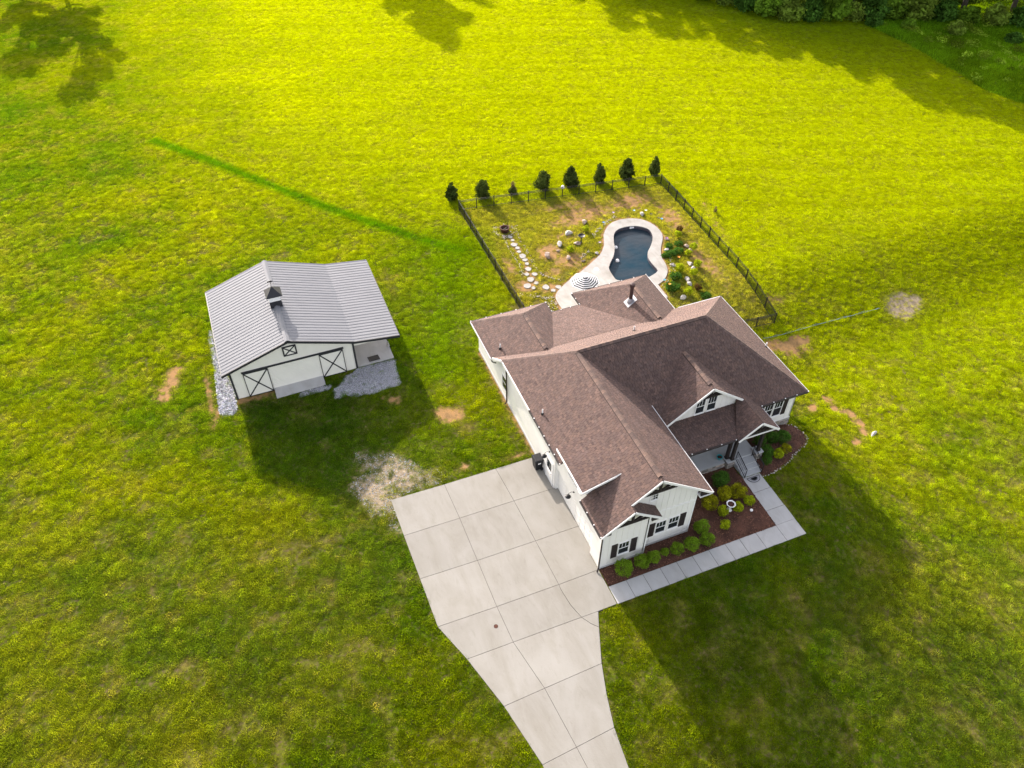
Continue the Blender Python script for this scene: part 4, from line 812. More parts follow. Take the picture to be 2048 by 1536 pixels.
MB().prism([(x_, y_, .008) for x_, y_ in [(p[0] * .998, p[1]) for p in ((-10.36, 9.6), (-10.25, -.04), (-9.3, -2.5), (-8.33, -5.7), (-7.6, -9.2), (-7.45, -13.9), (-3.95, -13.9), (-3.5, -8.9), (-2.6, -5.6), (-1.35, -2.6), (-.08, -2.5), (-.08, 9.55))]], (0, 0, -.05)).build('joint_filler', M['joint'], drive)
st_ = MB().lathe([(.13, 0), (.13, .002)], (-7.17, -1.24, .032), 14); st_.build('drain_lid', M['rust'], drive)
wx = [.01, 1.2, 2.33, 3.51, 4.66, 5.78, 6.95, 8.14, 9.18, 10.41, 11.93, 13.38]
for i in range(11):
    k_ = rnd.uniform(.94, 1.05); MB().box(wx[i] + .012, wx[i + 1] - .012, -2.54, -1.33, -.08, .035, (k_, k_, k_)).build('slab', M['walk'], walk, bevel=.008)
for y0, y1 in ((-1.33, -.15), (-.15, 1.38), (1.38, 2.7)):
    k_ = rnd.uniform(.95, 1.04); x0 = 11.97 + (y0 + 1.3) * .03; MB().prism([(x0, y0 + .012, .035), (13.38, y0 + .012, .035), (13.40, y1 - .012, .035), (x0 + .03, y1 - .012, .035)], (0, 0, -.11), (k_, k_, k_)).build('slab', M['walk'], walk, bevel=.008)
MB().box(.02, 13.36, -2.52, -1.35, -.09, .008).box(12.02, 13.36, -1.35, 2.65, -.09, .008).build('joint_filler', M['joint'], walk)

# ------------------------------------------------------------------ mulch beds
def sheet(name, poly, z, m, res=.35, rough=.03, skirt=.0):
    """a terrain-following sheet with uneven surface"""
    px = [p[0] for p in poly]; py = [p[1] for p in poly]; pts = [Vector(p[:2]) for p in poly]; n0 = len(pts)
    gx, gy = np.meshgrid(np.arange(min(px), max(px), res), np.arange(min(py), max(py), res)); gx = (gx + npr.uniform(-.1, .1, gx.shape)).ravel(); gy = (gy + npr.uniform(-.1, .1, gy.shape)).ravel()
    k = inpoly(gx, gy, poly) & (distpoly(gx, gy, poly) > res * .4); pts += [Vector((a, b)) for a, b in zip(gx[k], gy[k])]
    vo, eo, fo, _, _, _ = delaunay_2d_cdt(pts, [], [list(range(n0))], 1, 1e-5)
    me = bpy.data.meshes.new(name); ed = distpoly([v.x for v in vo], [v.y for v in vo], poly)
    me.from_pydata([(v.x, v.y, T(v.x, v.y) + z + (rough * (rnd.random() - .2) if d > .05 else -.02)) for v, d in zip(vo, ed)], [], [tuple(f) for f in fo]); me.materials.append(M[m]); me.update()
    if sum(p.normal.z for p in me.polygons) < 0: me.flip_normals()
    return new_obj(name, me)
def scatter_bits(name, poly, n_, m, size, zoff, parent=None, cols=(.6, 1.5), flat=.3, elong=1.0):
    px = [p[0] for p in poly]; py = [p[1] for p in poly]; r = npr; b = MB(); V = []; F = []; Cc = []; cnt = 0
    x_ = r.uniform(min(px), max(px), n_ * 4); y_ = r.uniform(min(py), max(py), n_ * 4); k = inpoly(x_, y_, poly); x_, y_ = x_[k][:n_], y_[k][:n_]; z_ = Tn(x_, y_) + zoff
    for i in range(len(x_)):
        s_ = size * rnd.uniform(.5, 1.4); a = rnd.uniform(0, 6.28); c, s2 = math.cos(a) * s_, math.sin(a) * s_; h = s_ * flat * rnd.uniform(.6, 1.5); w = 1 / elong; kk = rnd.uniform(*cols)
        P = [(x_[i] + c, y_[i] + s2, z_[i]), (x_[i] - s2 * w, y_[i] + c * w, z_[i]), (x_[i] - c * rnd.uniform(.7, 1.2), y_[i] - s2, z_[i]), (x_[i] + s2 * w, y_[i] - c * w * rnd.uniform(.7, 1.2), z_[i])]
        T1 = (x_[i] + rnd.uniform(-.3, .3) * s_, y_[i] + rnd.uniform(-.3, .3) * s_, z_[i] + h); T2 = (T1[0] + rnd.uniform(-.4, .4) * s_, T1[1] + rnd.uniform(-.4, .4) * s_, z_[i] + h * .8)
        b.add(P + [T1, T2], [(0, 1, 4), (1, 2, 5, 4), (2, 3, 5), (3, 0, 4, 5)], (kk, kk * rnd.uniform(.92, 1.05), kk * rnd.uniform(.88, 1.08)))
    return tag(b.build(name, M[m], parent), kind='stuff')
bed1 = sheet('mulch_bed', BED_L, .05, 'mulch'); tag(bed1, 'brown mulch bed between house front and walk', kind='structure')
bed2 = sheet('mulch_bed', BED_RP, .05, 'mulch'); tag(bed2, 'curved brown mulch bed past the porch ringed with white stones', kind='structure')
scatter_bits('mulch_chips', BED_L, 5200, 'chip', .055, .055, bed1, (.25, 1.6), .35, 2.2); scatter_bits('mulch_chips', BED_RP, 2200, 'chip', .055, .055, bed2, (.25, 1.6), .35, 2.2)
def rock_mesh(name, seed, m, sub=2, flat=.7, jag=.35):
    bm = bmesh.new(); bmesh.ops.create_icosphere(bm, subdivisions=sub, radius=1); r = random.Random(seed); ax = [Vector((r.gauss(0, 1), r.gauss(0, 1), r.gauss(0, 1))).normalized() for _ in range(16)]; off = [r.uniform(.42, .85) for _ in ax]
    for v in bm.verts:
        for a_, o_ in zip(ax, off):
            d = v.co.dot(a_)
            if d > o_: v.co -= a_ * (d - o_)
        v.co *= 1 + r.uniform(-.05, .05) * jag
        v.co.z = v.co.z * flat + flat * .55
    me = bpy.data.meshes.new(name); bm.to_mesh(me); bm.free(); me.materials.append(M[m]); return me
pebv = [rock_mesh('stone', 40 + i, 'stone', 1, .75) for i in range(5)]
edge_st = empty('stone_edging', (15.5, 3, T(15.5, 3))); tag(edge_st, 'line of small white stones edging the curved mulch bed', 'stone edging')
edge_pts = smooth_loop(BED_R[1:], 8, False)
d_acc = 0; last = None
for p in edge_pts:
    if last is not None and math.hypot(p[0] - last[0], p[1] - last[1]) < .15: continue
    last = p
    for j in range(1 if rnd.random() < .75 else 2):
        x_, y_ = p[0] + rnd.uniform(-.06, .06), p[1] + rnd.uniform(-.07, .07); s_ = rnd.uniform(.06, .115)
        new_obj('stone', rnd.choice(pebv), edge_st, (x_ - 15.5, y_ - 3, T(x_, y_) - T(15.5, 3) + .0), (0, 0, rnd.uniform(0, 6)), (s_, s_ * rnd.uniform(.7, 1), s_))

# ------------------------------------------------------------------ gravel
for i, (q, n_, sz) in enumerate(((GRAV1, 1500, .085), (GRAV2, 3600, .04), (GRAV3, 500, .04), (GRAV4, 1100, .038))):
    o = scatter_bits('gravel', q, n_, 'gstone', sz, .005, None, (.55, 1.7) if i == 0 else (.5, 1.25), .6)
    tag(o, ['coarse pale rocks along the side of the barn', 'blue-grey gravel apron before the barn lean-to', 'thin strip of gravel by the barn ramp', 'sparse gravel patch beside the driveway corner'][i], 'gravel')

# ------------------------------------------------------------------ barn
barn = empty('barn', (-14, 27.5, 0)); tag(barn, 'white metal barn with ribbed grey roof, cupola and lean-to', 'barn')
BO = Vector((-14, 27.5, 0))
def bb(mb, name, m, parent=None, **k): return mb.build(name, M[m], parent or barn, loc=-BO if not parent else None, **k)
zl = lambda x: 2.85 + .342 * (x + 18.97); zr_ = lambda x: 4.55 - .342 * (x + 14.0); ze_ = lambda x: zr_(-9.35) - .135 * (x + 9.35)
def roofz(x): return zl(x) if x < -14.0 else (zr_(x) if x < -9.35 else ze_(x))
def panel(x0, x1, zf, y0, y1):
    b = MB(); prof = []; n_ = 3; w = (y1 - y0) / n_
    for i in range(n_):
        a = y0 + i * w; prof += [(a, 0), (a + w * .82, 0), (a + w * .85, .022), (a + w * .92, .022), (a + w * .95, 0)]
    prof.append((y1, 0))
    vs_ = [(x0, y, zf(x0) + h) for y, h in prof] + [(x1, y, zf(x1) + h) for y, h in prof]; m_ = len(prof)
    b.add(vs_, [(i, m_ + i, m_ + i + 1, i + 1) for i in range(m_ - 1)]); vb = [(x0, y0, zf(x0) - .03), (x0, y1, zf(x0) - .03), (x1, y1, zf(x1) - .03), (x1, y0, zf(x1) - .03)]; b.add(vb, [(0, 1, 2, 3)])
    return b
YF, YB = 22.42, 32.65; npn = 10; pw = (YB - YF) / npn
rl = bb(MB().prism([(-18.9, YF + .05, zl(-18.9) - .16), (-14, YF + .05, 4.39), (-9.35, YF + .05, zr_(-9.35) - .16), (-6.1, YF + .05, ze_(-6.1) - .16), (-6.1, YF + .05, ze_(-6.1) - .06), (-9.35, YF + .05, zr_(-9.35) - .06), (-14, YF + .05, 4.49), (-18.9, YF + .05, zl(-18.9) - .06)], (0, YB - YF - .1, 0)), 'roof', 'barn_dark')
for i in range(npn):
    for (x0, x1, zf) in ((-18.97, -14.02, zl), (-13.98, -9.33, zr_), (-9.37, -5.98, lambda x: ze_(x) + (.004 if x < -9 else 0))): bb(panel(x0, x1, zf, YF + i * pw, YF + (i + 1) * pw - .004), 'roof_panel', 'metal_roof', rl)
b = MB(); b.prism([(-14.2, YF - .01, 4.50), (-14, YF - .01, 4.61), (-13.8, YF - .01, 4.50), (-13.8, YF - .01, 4.54), (-14, YF - .01, 4.65), (-14.2, YF - .01, 4.54)], (0, YB - YF + .02, 0)); bb(b, 'ridge_flashing', 'metal_roof', rl)
for ya, yb in ((YF - .03, YF + .04), (YB - .03, YB + .04)):
    for (x0, x1) in ((-19.0, -14.0), (-14.0, -9.35), (-9.35, -5.96)):
        zz = [roofz(x0 + 1e-4) - .09, roofz(x1 - 1e-4) - .09]; bb(MB().prism([(x0, ya, zz[0] - .1), (x1, ya, zz[1] - .1), (x1, ya, zz[1] + .1), (x0, ya, zz[0] + .1)], (0, yb - ya, 0)), 'rake_trim', 'barn_dark')
bb(MB().box(-19.02, -18.95, YF, YB, 2.66, 2.83), 'eave_trim', 'barn_dark'); bb(MB().box(-6.0, -5.93, YF, YB, ze_(-5.98) - .2, ze_(-5.98) - .02), 'eave_trim', 'barn_dark')
wf = bb(MB().prism([(-18.5, 22.75, 0), (-9.45, 22.75, 0), (-9.45, 22.75, roofz(-9.45) - .17), (-14, 22.75, 4.36), (-18.5, 22.75, zl(-18.5) - .17)], (0, .12, 0)), 'wall', 'barn_white'); wf['label'] = 'front gable wall of the barn with sliding doors'
bb(MB().box(-18.5, -18.38, 22.88, 32.3, 0, zl(-18.5) - .17), 'wall', 'barn_white'); bb(MB().box(-9.57, -9.45, 22.88, 32.3, 0, 2.75), 'wall', 'barn_white')
bb(MB().prism([(-18.5, 32.3, 0), (-9.45, 32.3, 0), (-9.45, 32.3, roofz(-9.45) - .17), (-14, 32.3, 4.36), (-18.5, 32.3, zl(-18.5) - .17)], (0, .12, 0)), 'wall', 'barn_white')
bb(MB().prism([(-9.44, 22.76, 2.3), (-6.5, 22.76, 2.2), (-6.5, 22.76, ze_(-6.5) - .18), (-9.44, 22.76, roofz(-9.34) - .2)], (0, .1, 0)), 'lean_to_header', 'barn_white')
ribs = MB(); x_ = -18.4
while x_ < -9.5:
    ribs.box(x_, x_ + .03, 22.735, 22.755, 2.5 if -17.7 < x_ < -10.2 else .02, roofz(x_) - .2); x_ += .23
tag(bb(ribs, 'siding_ribs', 'barn_white', wf), kind='stuff')
for x_ in (-18.54, -9.55): bb(MB().box(x_, x_ + .14, 22.69, 22.83, 0, roofz(x_ + .07) - .2), 'corner_trim', 'barn_dark')
hd = MB().box(-17.68, -10.22, 22.62, 22.73, 2.38, 2.48); bb(hd, 'door_track', 'barn_dark')
def xdoor(x0, x1, z0, z1, y, t=.085):
    d = bb(MB().box(x0, x1, y - .03, y + .03, z0, z1), 'sliding_door', 'barn_white'); fr = MB()
    fr.box(x0, x1, y - .05, y - .031, z1 - t * 1.4, z1).box(x0, x1, y - .05, y - .031, z0, z0 + t * .6).box(x0, x0 + t * .6, y - .052, y - .031, z0, z1).box(x1 - t * .6, x1, y - .052, y - .031, z0, z1)
    bb(fr, 'door_frame', 'barn_dark', d)
    for a, c in (((x0 + .03, z0 + .03), (x1 - .03, z1 - .05)), ((x0 + .03, z1 - .05), (x1 - .03, z0 + .03))): bb(MB().beam((a[0], y - .047, a[1]), (c[0], y - .047, c[1]), .03, t, (0, 0, 1)), 'cross_brace', 'barn_dark', d)
xdoor(-17.62, -15.83, .03, 2.38, 22.69); xdoor(-12.1, -10.29, .03, 2.38, 22.69)
ru = bb(MB().box(-15.8, -12.1, 22.72, 22.76, .18, 2.38), 'roll_up_door', 'barn_white'); rs = MB()
for i in range(15): rs.box(-15.76, -12.14, 22.70, 22.722, .2 + i * .145, .2 + i * .145 + .11)
tag(bb(rs, 'door_slats', 'barn_white', ru), kind='stuff')
lo = bb(MB().box(-14.46, -13.54, 22.71, 22.74, 3.0, 3.82), 'loft_door', 'barn_white'); fr = MB()
for a in ((-14.5, -14.4, 2.96, 3.86), (-13.6, -13.5, 2.96, 3.86)): fr.box(a[0], a[1], 22.68, 22.735, a[2], a[3])
fr.box(-14.4, -13.6, 22.68, 22.735, 2.96, 3.06).box(-14.4, -13.6, 22.68, 22.735, 3.76, 3.86); bb(fr, 'loft_frame', 'barn_dark', lo)
for a, c in (((-14.42, 3.04), (-13.58, 3.78)), ((-14.42, 3.78), (-13.58, 3.04))): bb(MB().beam((a[0], 22.69, a[1]), (c[0], 22.69, c[1]), .03, .08), 'cross_brace', 'barn_dark', lo)
bb(MB().prism([(-15.78, 21.74, .05), (-12.12, 21.82, .05), (-12.12, 22.72, .2), (-15.78, 22.72, .2)], (0, 0, -.2)), 'ramp', 'walk', bevel=.01); bb(MB().box(-9.44, -6.55, 22.78, 32.3, -.1, .09), 'lean_to_slab', 'walk', bevel=.01)
for y_ in (25.4, 28.8, 32.1): bb(MB().box(-6.72, -6.58, y_ - .07, y_ + .07, .09, ze_(-6.6) - .17), 'post', 'barn_white')
cx, cy0 = -14.02, 27.05; cu = bb(MB().box(cx - .44, cx + .44, cy0 - .44, cy0 + .44, 4.0, 5.0), 'cupola', 'barn_dark')
bb(MB().box(cx - .42, cx + .42, cy0 - .42, cy0 + .42, 5.0, 5.5), 'cupola_box', 'paint_white', cu); lv = MB()
for i in range(5): lv.box(cx - .36, cx + .36, cy0 - .45, cy0 - .421, 5.06 + i * .085, 5.10 + i * .085)
bb(lv, 'louvre', 'paint_white', cu); bb(MB().add([(cx - .6, cy0 - .6, 5.48), (cx + .6, cy0 - .6, 5.48), (cx + .6, cy0 + .6, 5.48), (cx - .6, cy0 + .6, 5.48), (cx, cy0, 6.1)], [(0, 1, 4), (1, 2, 4), (2, 3, 4), (3, 0, 4), (3, 2, 1, 0)]), 'cupola_roof', 'barn_dark', cu)
wv = MB().tube([(cx, cy0, 6.05), (cx, cy0, 6.55)], .018, 6); wv.beam((cx - .25, cy0, 6.35), (cx + .25, cy0, 6.35), .02, .02); wv.beam((cx, cy0 - .2, 6.28), (cx, cy0 + .2, 6.28), .02, .02); wv.prism([(cx - .22, cy0, 6.48), (cx + .05, cy0, 6.46), (cx + .24, cy0, 6.52), (cx + .05, cy0, 6.62), (cx - .2, cy0, 6.58)], (0, .015, 0)); bb(wv, 'weathervane', 'iron', cu)
bm_ = MB().prism([(x_, y_, .115) for x_, y_ in BMAT], (0, 0, -.024)); tag(bm_.build('rubber_mat', M['black_plastic']), 'black rectangular mat on the barn lean-to slab', 'mat')
def lathe_thing(name, x, y, z, parts, label, cat, n=12):
    e = empty(name, (x, y, z)); tag(e, label, cat)
    for nm, prof, m in parts: MB().lathe(prof, (0, 0, 0), n).build(nm, M[m], e, smooth=True)
    return e
sx_, sy_ = STATUE[0]; st = lathe_thing('garden_statue', sx_, sy_, .09, [('base', [(.13, 0), (.13, .05), (.09, .08)], 'rock_w'), ('body', [(.08, .07), (.11, .16), (.1, .26), (.06, .34), (.07, .39), (.05, .45), (.01, .48)], 'rock_w')], 'small pale statue on the barn lean-to slab', 'statue')

# ------------------------------------------------------------------ pool and patio
def poly_with_hole(name, outer, hole, ztop, zbot, m, zin=None):
    pts = [Vector(p[:2]) for p in outer] + [Vector(p[:2]) for p in hole]; no_, nh = len(outer), len(hole)
    ed = [(i, (i + 1) % no_) for i in range(no_)] + [(no_ + i, no_ + (i + 1) % nh) for i in range(nh)]
    vo, eo, fo, *_ = delaunay_2d_cdt(pts, ed, [], 0, 1e-5); b = MB(); fs = []
    for f in fo:
        c = sum((vo[i] for i in f), Vector((0, 0))) / len(f)
        if inpoly(np.array([c.x]), np.array([c.y]), outer)[0] and not inpoly(np.array([c.x]), np.array([c.y]), hole)[0]: fs.append(tuple(f))
    b.add([(v.x, v.y, ztop) for v in vo], fs)
    for ring, zz in ((outer, zbot), (hole, zin if zin is not None else zbot)):
        k = len(ring); b.add([(p[0], p[1], ztop) for p in ring] + [(p[0], p[1], zz) for p in ring], [(i, (i + 1) % k, (i + 1) % k + k, i + k) for i in range(k)])
    return b.build(name, M[m])
deck = poly_with_hole('pool_deck', DECK_P, POOL_L, .06, -.25, 'pooldeck', -.02); tag(deck, 'white concrete pool deck and patio behind the house', kind='structure')
k = len(POOL_L); b = MB(); b.add([(p[0], p[1], -.02) for p in POOL_L] + [(p[0], p[1], -1.6) for p in POOL_L], [(i, (i + 1) % k, (i + 1) % k + k, i + k) for i in range(k)] + [tuple(range(2 * k - 1, k - 1, -1))][::-1]); pb = b.build('pool', M['liner']); tag(pb, 'kidney-shaped in-ground pool with dark liner', 'pool')
b = MB(); b.add([(p[0], p[1], -.30) for p in POOL_L], [tuple(range(k))]); wt = b.build('water', M['water']); tag(wt, 'dark blue pool water behind the house', kind='structure')
if wt.data.polygons[0].normal.z < 0: wt.data.flip_normals()
MB().box(18.95, 19.35, 31.98, 32.1, -.2, -.05).build('skimmer', M['paint_white'], pb)
for i, (x_, y_) in enumerate(FLOAT):
    f_ = MB().lathe([(.02, -.12), (.12, -.1), (.19, 0), (.16, .1), (.08, .17), (.01, .19)], (0, 0, 0), 14).build('pool_float', M['paint_white'], None, True, loc=(x_, y_, -.28)); tag(f_, ['white float ball in the pool nearer the house', 'white float ball beside the pool coping'][i], 'pool float')
dg = MB().lathe([(.22, 0), (.22, .006), (.17, .006), (.17, .002)], (13.09, 27.21, .061), 20); dg.build('deck_lid', M['paint_white'], deck)
ub = empty('patio_umbrella', (10.2, 23.8, .06)); tag(ub, 'black and white striped octagonal umbrella on the patio', 'umbrella')
MB().tube([(0, 0, 0), (0, 0, 2.35)], .025, 8).build('pole', M['grey_metal'], ub); MB().lathe([(.28, 0), (.28, .06), (.06, .12), (.04, .25)], (0, 0, 0), 14).build('base', M['black_plastic'], ub)
rr_ = [0.02, .14, .24, .33, .42, .51, .60, .69, .78, .87, .96, 1.05, 1.14, 1.22]; zc = lambda r: 2.42 - .32 * r - .06 * r * r
for i in range(len(rr_) - 1):
    a0, a1 = rr_[i], rr_[i + 1]; b = MB(); V_ = []; n8 = 8
    for r in (a0, a1): V_ += [(r * math.cos(.2 + j * math.pi / 4), r * math.sin(.2 + j * math.pi / 4), zc(r)) for j in range(8)]
    b.add(V_, [(j, (j + 1) % 8, 8 + (j + 1) % 8, 8 + j) for j in range(8)]); b.build('canopy_band', M['cloth_k' if i % 2 == 1 else 'cloth_w'], ub)
MB().lathe([(.16, 2.41), (.12, 2.47), (.02, 2.5), (.015, 2.58)], (0, 0, 0), 8, rot=.2).build('vent_cap', M['cloth_w'], ub)
for j in range(8):
    a = .2 + j * math.pi / 4; MB().beam((0, 0, 2.36), (1.2 * math.cos(a), 1.2 * math.sin(a), zc(1.2) - .03), .02, .02).build('rib', M['grey_metal'], ub)

# stepping stones, borders, boulders, garden bits
path = empty('stone_path', (7.5, 30, 0)); tag(path, 'path of round white stepping stones from fire pit to patio', kind='structure')
def flat_stone(seed, r): 
    rr = random.Random(seed); b = MB(); n_ = 11; ex_ = rr.uniform(.75, 1.1); P = [(r * q_ * ex_ * math.cos(6.283 * j / n_), r * q_ * math.sin(6.283 * j / n_)) for j, q_ in ((j, rr.uniform(.78, 1.1)) for j in range(n_))]
    b.add([(x * .94, y * .94, .055) for x, y in P] + [(x, y, .035) for x, y in P] + [(x, y, -.03) for x, y in P], [tuple(range(n_))] + [(j + n_ * q, j + n_ * q + n_, (j + 1) % n_ + n_ * q + n_, (j + 1) % n_ + n_ * q) for j in range(n_) for q in (0, 1)]); return b
for i, (x_, y_, r_) in enumerate(STEPS): flat_stone(i, r_ * 1.05).build('stepping_stone', M['pooldeck'], path, loc=(x_ - 7.5, y_ - 30, 0))
def pebble_line(pts, n_, name='pebbles', spread=.12, size=(.04, .1), m='stone', parent=None):
    b = MB(); P = smooth_loop(pts, 8, False); L = len(P) - 1
    for i in range(n_):
        t = rnd.random() * L; j = int(t); f = t - j; x_ = P[j][0] * (1 - f) + P[j + 1][0] * f + rnd.gauss(0, spread); y_ = P[j][1] * (1 - f) + P[j + 1][1] * f + rnd.gauss(0, spread); s_ = rnd.uniform(*size); me_ = rnd.choice(pebv); k = len(b.v)
        a = rnd.uniform(0, 6.28); c, s2 = math.cos(a), math.sin(a)
        b.add([(x_ + (v.co.x * c - v.co.y * s2) * s_, y_ + (v.co.x * s2 + v.co.y * c) * s_ * .85, T(x_, y_) + v.co.z * s_) for v in me_.vertices], [tuple(p.vertices) for p in me_.polygons])
    return tag(b.build(name, M[m], parent), kind='stuff')
for i, (pts, n_, sp) in enumerate(((BORD_L, 80, .07), (BORD_R, 95, .08), (BORD_S, 60, .12), (BORD_P, 70, .15), (BORD_P2, 70, .1), (BORD_P3, 30, .1), ([(8.0, 24.9), (7.4, 24.0), (6.6, 23.2)], 60, .25))):
    tag(pebble_line(pts, n_, 'pebble_border', sp), ['white pebble border along the fence side of the stone path', 'white pebble border along the pool side of the stone path', 'scattered pebbles near the side fence and house', 'white stones along the pool flower bed', 'pebble edging behind the pool', 'short pebble line left of the pool', 'pile of pebbles at the patio corner'][i], 'pebbles')
bl_lab = ['flat-topped tan boulder farthest back on the pool lawn', 'grey-white boulder behind the bird bath', 'largest white boulder left of the bird bath', 'grey rock at the foot of the black bird bath', 'tan boulder nearest the stepping stones', 'pinkish boulder in the middle of the lawn', 'small flat rock below the white boulder', 'grey boulder behind the rounded end of the pool', 'small pale rock against the pool coping', 'small pale rock by the edge of the patio']
for i, (x_, y_, r_) in enumerate(BOULD):
    o = new_obj('boulder', rock_mesh('boulder', 60 + i, 'rock_w' if i in (1, 2, 7, 8) else 'rock', 3, .62), None, (x_, y_, T(x_, y_) - .05 * r_), (0, 0, rnd.uniform(0, 6)), (r_ * 1.15, r_ * .85, r_)); tag(o, bl_lab[i], 'boulder')
rb_lab = ['long tan boulder in the flower bed nearest the fence', 'second tan boulder near the fence', 'white jagged rock midway along the flower bed', 'flat pale rock below the white jagged one', 'pale rock beside a lime bush near the house', 'white rock in front of the pale pair', 'white boulder closest to the house roof', 'pink rock beside the pool by the purple stake', 'grey rock at the pool waist', 'pale rock by the dark garden stake']
for i, (x_, y_, r_) in enumerate(RBOULD):
    o = new_obj('boulder', rock_mesh('boulder', 80 + i, 'rock' if i in (0, 1, 7) else 'rock_w', 3, .6), None, (x_, y_, T(x_, y_) - .05 * r_), (0, 0, rnd.uniform(0, 6)), (r_ * 1.2, r_ * .85, r_)); tag(o, rb_lab[i], 'boulder')
x_, y_ = WROCK[0]; tag(new_obj('boulder', rock_mesh('boulder', 99, 'rock_w', 3, .25), None, (x_, y_, T(x_, y_) - .02), (0, 0, .5), (.45, .22, .4)), 'flat pale rock half buried in the side lawn', 'boulder')
fx, fy = FIREPIT[0]; fp = lathe_thing('fire_pit', fx, fy, 0, [('ring', [(.40, 0), (.40, .34), (.46, .36), (.46, .40), (.36, .40), (.36, .02)], 'rust'), ('ash', [(.34, .08), (.2, .12), (.02, .14)], 'joint')], 'rusty round fire pit at the end of the stone path', 'fire pit', 18)
lg = MB(); lg.beam((-.25, -.1, .2), (.25, .12, .3), .09, .09).beam((-.1, .22, .2), (.12, -.24, .28), .08, .08); lg.build('logs', M['bark'], fp)
tag(pebble_line([(fx + .9 * math.cos(a), fy + .9 * math.sin(a)) for a in np.arange(0, 6.4, .4)], 70, 'pebble_border', .12, (.05, .11)), 'ring of pale stones around the fire pit', 'pebbles')
bx_, by_ = BATH2[0]; lathe_thing('bird_bath', bx_, by_, 0, [('pedestal', [(.16, 0), (.14, .05), (.05, .12), (.045, .62), (.09, .7)], 'iron'), ('bowl', [(.08, .68), (.27, .74), (.33, .82), (.31, .82), (.25, .765), (.02, .75)], 'iron')], 'black metal bird bath on the pool lawn', 'bird bath', 14)
bx_, by_ = BATH[0]; e = lathe_thing('bird_bath', bx_, by_, .05, [('pedestal', [(.19, 0), (.18, .06), (.09, .14), (.07, .3), (.1, .48), (.12, .54)], 'paint_white'), ('bowl', [(.1, .52), (.24, .56), (.31, .64), (.31, .67), (.26, .67), (.22, .62), (.02, .6)], 'paint_white'), ('bath_water', [(.23, .63), (.02, .632)], 'rust')], 'white pedestal bird bath in the front mulch bed', 'bird bath', 8)
x_, y_ = WHITE[0]; lathe_thing('garden_light', x_, y_, .05, [('stake', [(.02, 0), (.02, .14)], 'grey_metal'), ('head', [(.05, .13), (.1, .17), (.1, .24), (.03, .28)], 'paint_white')], 'small white garden light in the front mulch bed', 'garden light', 8)
x_, y_ = POSTLAMP[0]; e = lathe_thing('bird_feeder', x_, y_, 0, [('post', [(.04, 0), (.04, .95)], 'bark'), ('tray', [(.06, .93), (.17, .97), (.19, 1.05), (.17, 1.05), (.05, .99)], 'grey_metal'), ('cover', [(.14, 1.16), (.1, 1.22), (.02, 1.26)], 'paint_white')], 'white-topped bird feeder on a post by the back fence', 'bird feeder', 10)
fl_c = [(.05, .25, .75), (.03, .35, .75), (.45, .35, .7), (.35, .6, .75), (.85, .85, .85), (.30, .04, .38), (.85, .30, .02), (.03, .03, .05), (.0, .38, .55), (.85, .38, .03), (.5, .35, .6), (.03, .03, .03), (.04, .03, .03)]
fl_n = ['blue', 'bright blue', 'lilac', 'pale blue', 'white', 'purple', 'orange', 'black', 'teal', 'amber', 'mauve', 'black', 'dark']
fl_w = ['left of the pool head', 'right of the pool head', 'behind the pool head', 'behind the middle of the pool', 'beside the grey boulder behind the pool', 'by the pink rock', 'midway down the flower bed', 'near the pool corner', 'by the patio roof corner', 'just before the house roof', 'at the pool waist', 'nearer the fence of two behind the pool', 'beside the bright blue one']
for i, (x_, y_) in enumerate(FLOW):
    m_ = mat('stake ' + fl_n[i], fl_c[i], .4, var=.2); e = empty('garden_stake', (x_, y_, T(x_, y_))); tag(e, f'{fl_n[i]} flower-headed garden stake {fl_w[i]}', 'garden stake'); h = .45 + .15 * rnd.random()
    MB().tube([(0, 0, 0), (.01, 0, h)], .012, 5).build('stem', M['iron'], e); pm = MB()
    for j in range(7): a = j * .898; pm.add([(0, 0, h), (.08 * math.cos(a - .35), .08 * math.sin(a - .35), h + .03), (.17 * math.cos(a), .17 * math.sin(a), h + .05), (.08 * math.cos(a + .35), .08 * math.sin(a + .35), h + .03)], [(0, 1, 2, 3)])
    pm.build('petals', m_, e)
# trash bin, doormat, pot, hose
e = empty('trash_bin', (-.40, 8.65, .03)); tag(e, 'black wheeled trash bin beside the garage side wall', 'trash bin')
MB().add([(-.24, -.27, .06), (.24, -.27, .06), (.24, .27, .06), (-.24, .27, .06), (-.30, -.34, 1.0), (.30, -.34, 1.0), (.30, .34, 1.0), (-.30, .34, 1.0)], [(3, 2, 1, 0), (4, 5, 6, 7), (0, 1, 5, 4), (1, 2, 6, 5), (2, 3, 7, 6), (3, 0, 4, 7)]).build('body', M['black_plastic'], e, bevel=.03)
MB().add([(-.33, -.37, 1.0), (.33, -.37, 1.0), (.33, .37, 1.0), (-.33, .37, 1.0), (-.28, -.32, 1.09), (.28, -.32, 1.09), (.28, .32, 1.09), (-.28, .32, 1.09)], [(3, 2, 1, 0), (4, 5, 6, 7), (0, 1, 5, 4), (1, 2, 6, 5), (2, 3, 7, 6), (3, 0, 4, 7)]).build('lid', M['black_plastic'], e, bevel=.02)
MB().tube([(.36, -.25, 1.0), (.40, -.22, .98), (.40, .22, .98), (.36, .25, 1.0)], .018, 6).build('handle', M['black_plastic'], e)
for s_ in (-1, 1): MB().tube([(.2, s_ * .29, .13), (.2, s_ * .36, .13)], .13, 14).build('wheel', M['black_plastic'], e)
MB().box(-.1, .1, -.352, -.33, .72, .82).build('sticker', M['paint_white'], e)
dm = empty('doormat', (12.78, 2.36, .04)); tag(dm, 'half-round grey doormat with dark leaf pattern below the steps', 'doormat')
